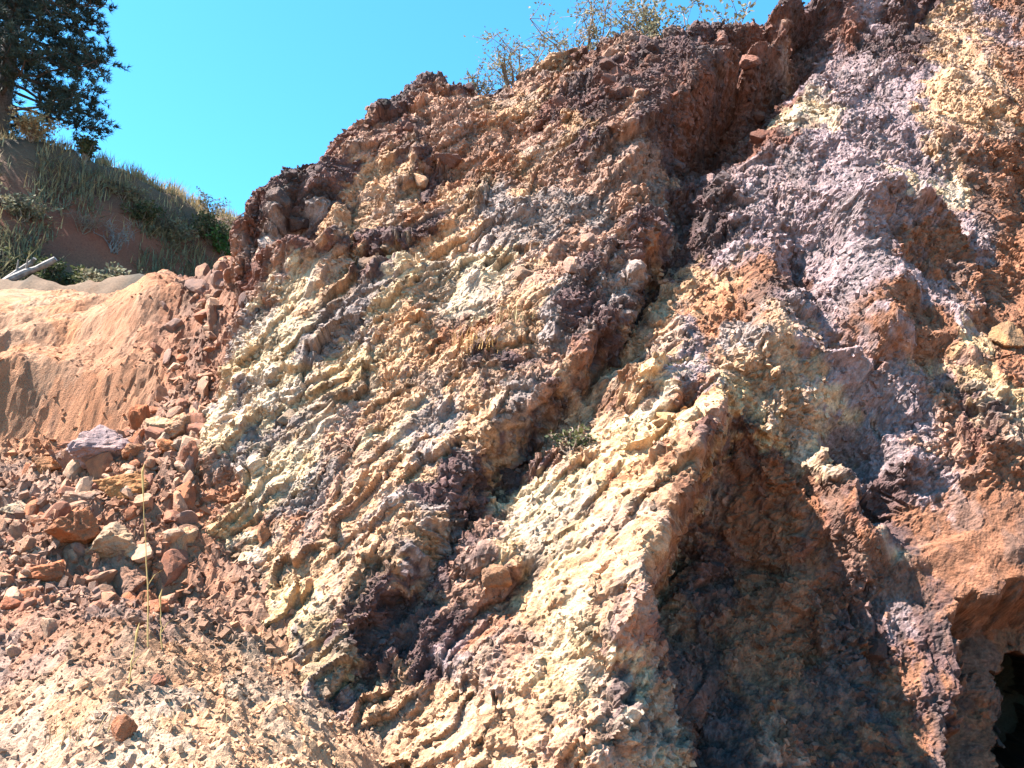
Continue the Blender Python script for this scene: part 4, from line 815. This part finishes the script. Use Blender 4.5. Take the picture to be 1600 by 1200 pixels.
# ------------------------------------------------------------------ pine tree
def pine(loc, height, seed, label):
    rng = np.random.default_rng(seed); root = empty('pine_tree', loc)
    tr = MB(); q = [Vector((0.25 * math.sin(i * .5) * i / 12, .1 * math.cos(i * .7), height * i / 12 - .4)) for i in range(13)]
    tr.tube(q, [0.40 * (1 - i / 13.5) + .03 for i in range(13)], 12); tr.obj('trunk', M_BARK, root, smooth_shade=True)
    pts = []; dirs = []; bm = MB()
    for k in range(150):
        hgt = height * (0.075 + 0.91 * (k + rng.random()) / 150); fr = hgt / height
        reach = 4.7 * (0.75 + 0.25 * min(1, fr / .12)) * (1 - fr) ** 0.6 * rng.uniform(.82, 1.05)
        a = k * 2.399 + rng.normal(0, .25); base = Vector((0, 0, hgt)); rise = rng.uniform(-.10, .22) - 0.16 * (1 - fr)
        b = [base]
        for j in range(1, 7):
            t = j / 6; b.append(base + Vector((math.cos(a) * reach * t, math.sin(a) * reach * t, reach * (rise * t + 0.16 * t * t))) + Vector(rng.normal(0, .06, 3)))
        bm.tube(b, [0.075 * (1 - j / 6.6) * (1 - .5 * fr) + .012 for j in range(7)], 5)
        for j in range(3, 7):
            for _ in range(6):
                e = b[j] + Vector((rng.normal(0, .5), rng.normal(0, .5), rng.normal(.08, .3))) * (0.5 + reach / 6)
                bm.tube([b[j], (b[j] + e) / 2 + Vector((0, 0, -.04)), e], [.02, .014, .006], 3)
                for _2 in range(6):
                    t = rng.uniform(.35, 1.08); c = b[j].lerp(e, t) + Vector(rng.normal(0, .07, 3)); pts.append(c[:]); dirs.append(((e - b[j]).normalized() + Vector((0, 0, .5)))[:])
    bm.obj('branches', M_BARK, root)
    pts = np.array(pts); dirs = np.array(dirs); n = len(pts); m = 13
    c = np.repeat(pts, m, 0); d = np.repeat(dirs, m, 0) + rng.normal(0, .75, (n * m, 3)); d /= np.linalg.norm(d, axis=1, keepdims=True)
    s = np.cross(d, rng.normal(size=d.shape)); s /= np.linalg.norm(s, axis=1, keepdims=True); l = rng.uniform(.18, .36, (n * m, 1))
    V = np.stack([c - s * .021, c + s * .021, c + d * l], 1).reshape(-1, 3); mesh('crown', V, np.arange(n * m * 3).reshape(-1, 3), M_NEEDLE, root)
    return tag(root, label, 'pine tree')
pine(on_hill(-23.2, 32.7), 22, 61, 'tall dark pine tree on the hill crest at the left edge')

# ------------------------------------------------------------------ plants of the face and the rim
def face_pt(uu, vv, out=0.0):
    i = on_face(uu, vv); return tuple(float(c) for c in P[i] + NRM[i] * out)
shrub('shrub', (1.5, 14.6, 10.7), 1.9, 1.6, 3200, M_GREYLEAF, M_TWIG, 501, 'sparse dusty grey shrub along the cliff top', leaf=.07, stems=26)
shrub('shrub', (3.2, 14.8, 11.2), 1.6, 1.5, 2600, M_GREYLEAF, M_TWIG, 502, 'denser olive shrub behind the cliff rim at the top of the picture', leaf=.10, stems=20)
shrub('shrub', (0.1, 14.2, 10.2), 1.1, 1.4, 1300, M_GREYLEAF, M_TWIG, 504, 'leggy shrub leaning out left of the cliff top rock', leaf=.06, stems=14)
shrub('shrub', (-0.65, 13.7, 10.0), .5, .75, 420, M_GREYLEAF, M_TWIG, 503, 'small wispy shrub alone on the skyline', leaf=.05, stems=8)
shrub('shrub', (-4.55, 12.3, 6.75), .25, .4, 60, M_LEAF, M_TWIG, 505, 'tiny twiggy bush at the left foot of the dark crag', leaf=.05, stems=6)
x_ = face_pt(0.66, 2.85, .02); shrub('leafy_plant', x_, .28, .30, 190, M_LEAF, M_TWIG, 506, 'small green leafy plant growing from the dark furrow', 'plant', leaf=.075, stems=10)
def tuft(loc, n, length, width, mat, label, spread, seed, lean=.45):
    rng = np.random.default_rng(seed); root = empty('grass_tuft', loc); p = rng.normal(0, 1, (n, 3)) * np.array([spread, spread * .5, spread * .3])
    blades(p, length, width, mat, 'blades', root, lean=lean, seed=seed + 1)['kind'] = 'stuff'; return tag(root, label, 'grass tuft')
tuft(face_pt(-0.33, 4.55, .03), 120, .30, .004, M_RUSTGRASS, 'rust orange dry grass tuft in the middle of the face', .20, 71)
tuft(face_pt(0.0, 4.75, .03), 60, .30, .004, M_DRY, 'yellowish dry grass tuft right of the rust orange tuft', .12, 73)
def stalk(loc, height, bend, label, seed):
    rng = np.random.default_rng(seed); root = empty('grass_stalk', loc); m = MB()
    q = [Vector((bend * (i / 8) ** 1.2 + rng.normal(0, .004), rng.normal(0, .004), height * i / 8)) for i in range(9)]
    m.tube(q, [.0075 * (1 - i / 12) for i in range(9)], 5); m.obj('stem', M_STRAW, root)
    s = MB(); s.tube([q[3], q[3] + Vector((.05, 0, .09)), q[3] + Vector((.11, 0, .13))], [.004, .003, .002], 4); s.obj('side_leaf', M_STRAW, root)
    hd = MB(); hd.tube([q[-2], q[-1] + Vector((0, 0, .03)), q[-1] + Vector((.012, 0, .10))], [.007, .012, .002], 6); hd.obj('seed_head', M_STRAW, root)
    return tag(root, label, 'grass', 'dry stalks in the foreground')
def stand(x, y): return (x, y, float(ground_at(x, y)[0]) - .02)
stalk(stand(-3.14, 7.2), 1.55, -.20, 'tall thin dry stalk in front of the rubble hollow', 81)
stalk(stand(-3.04, 7.25), .45, -.06, 'short dry stalk right of the tall thin stalk', 82)
stalk(stand(-3.05, 6.7), .40, .02, 'short dry stalk on the pale gravel below the tall stalk', 83)
tuft(stand(-3.05, 6.0), 40, .22, .003, M_DRY, 'thin dry grass at the lower left corner on pale gravel', .16, 75)
tuft(stand(-2.5, 6.15), 30, .18, .003, M_DRY, 'thin dry grass beside the dark brown foreground stone', .12, 77)
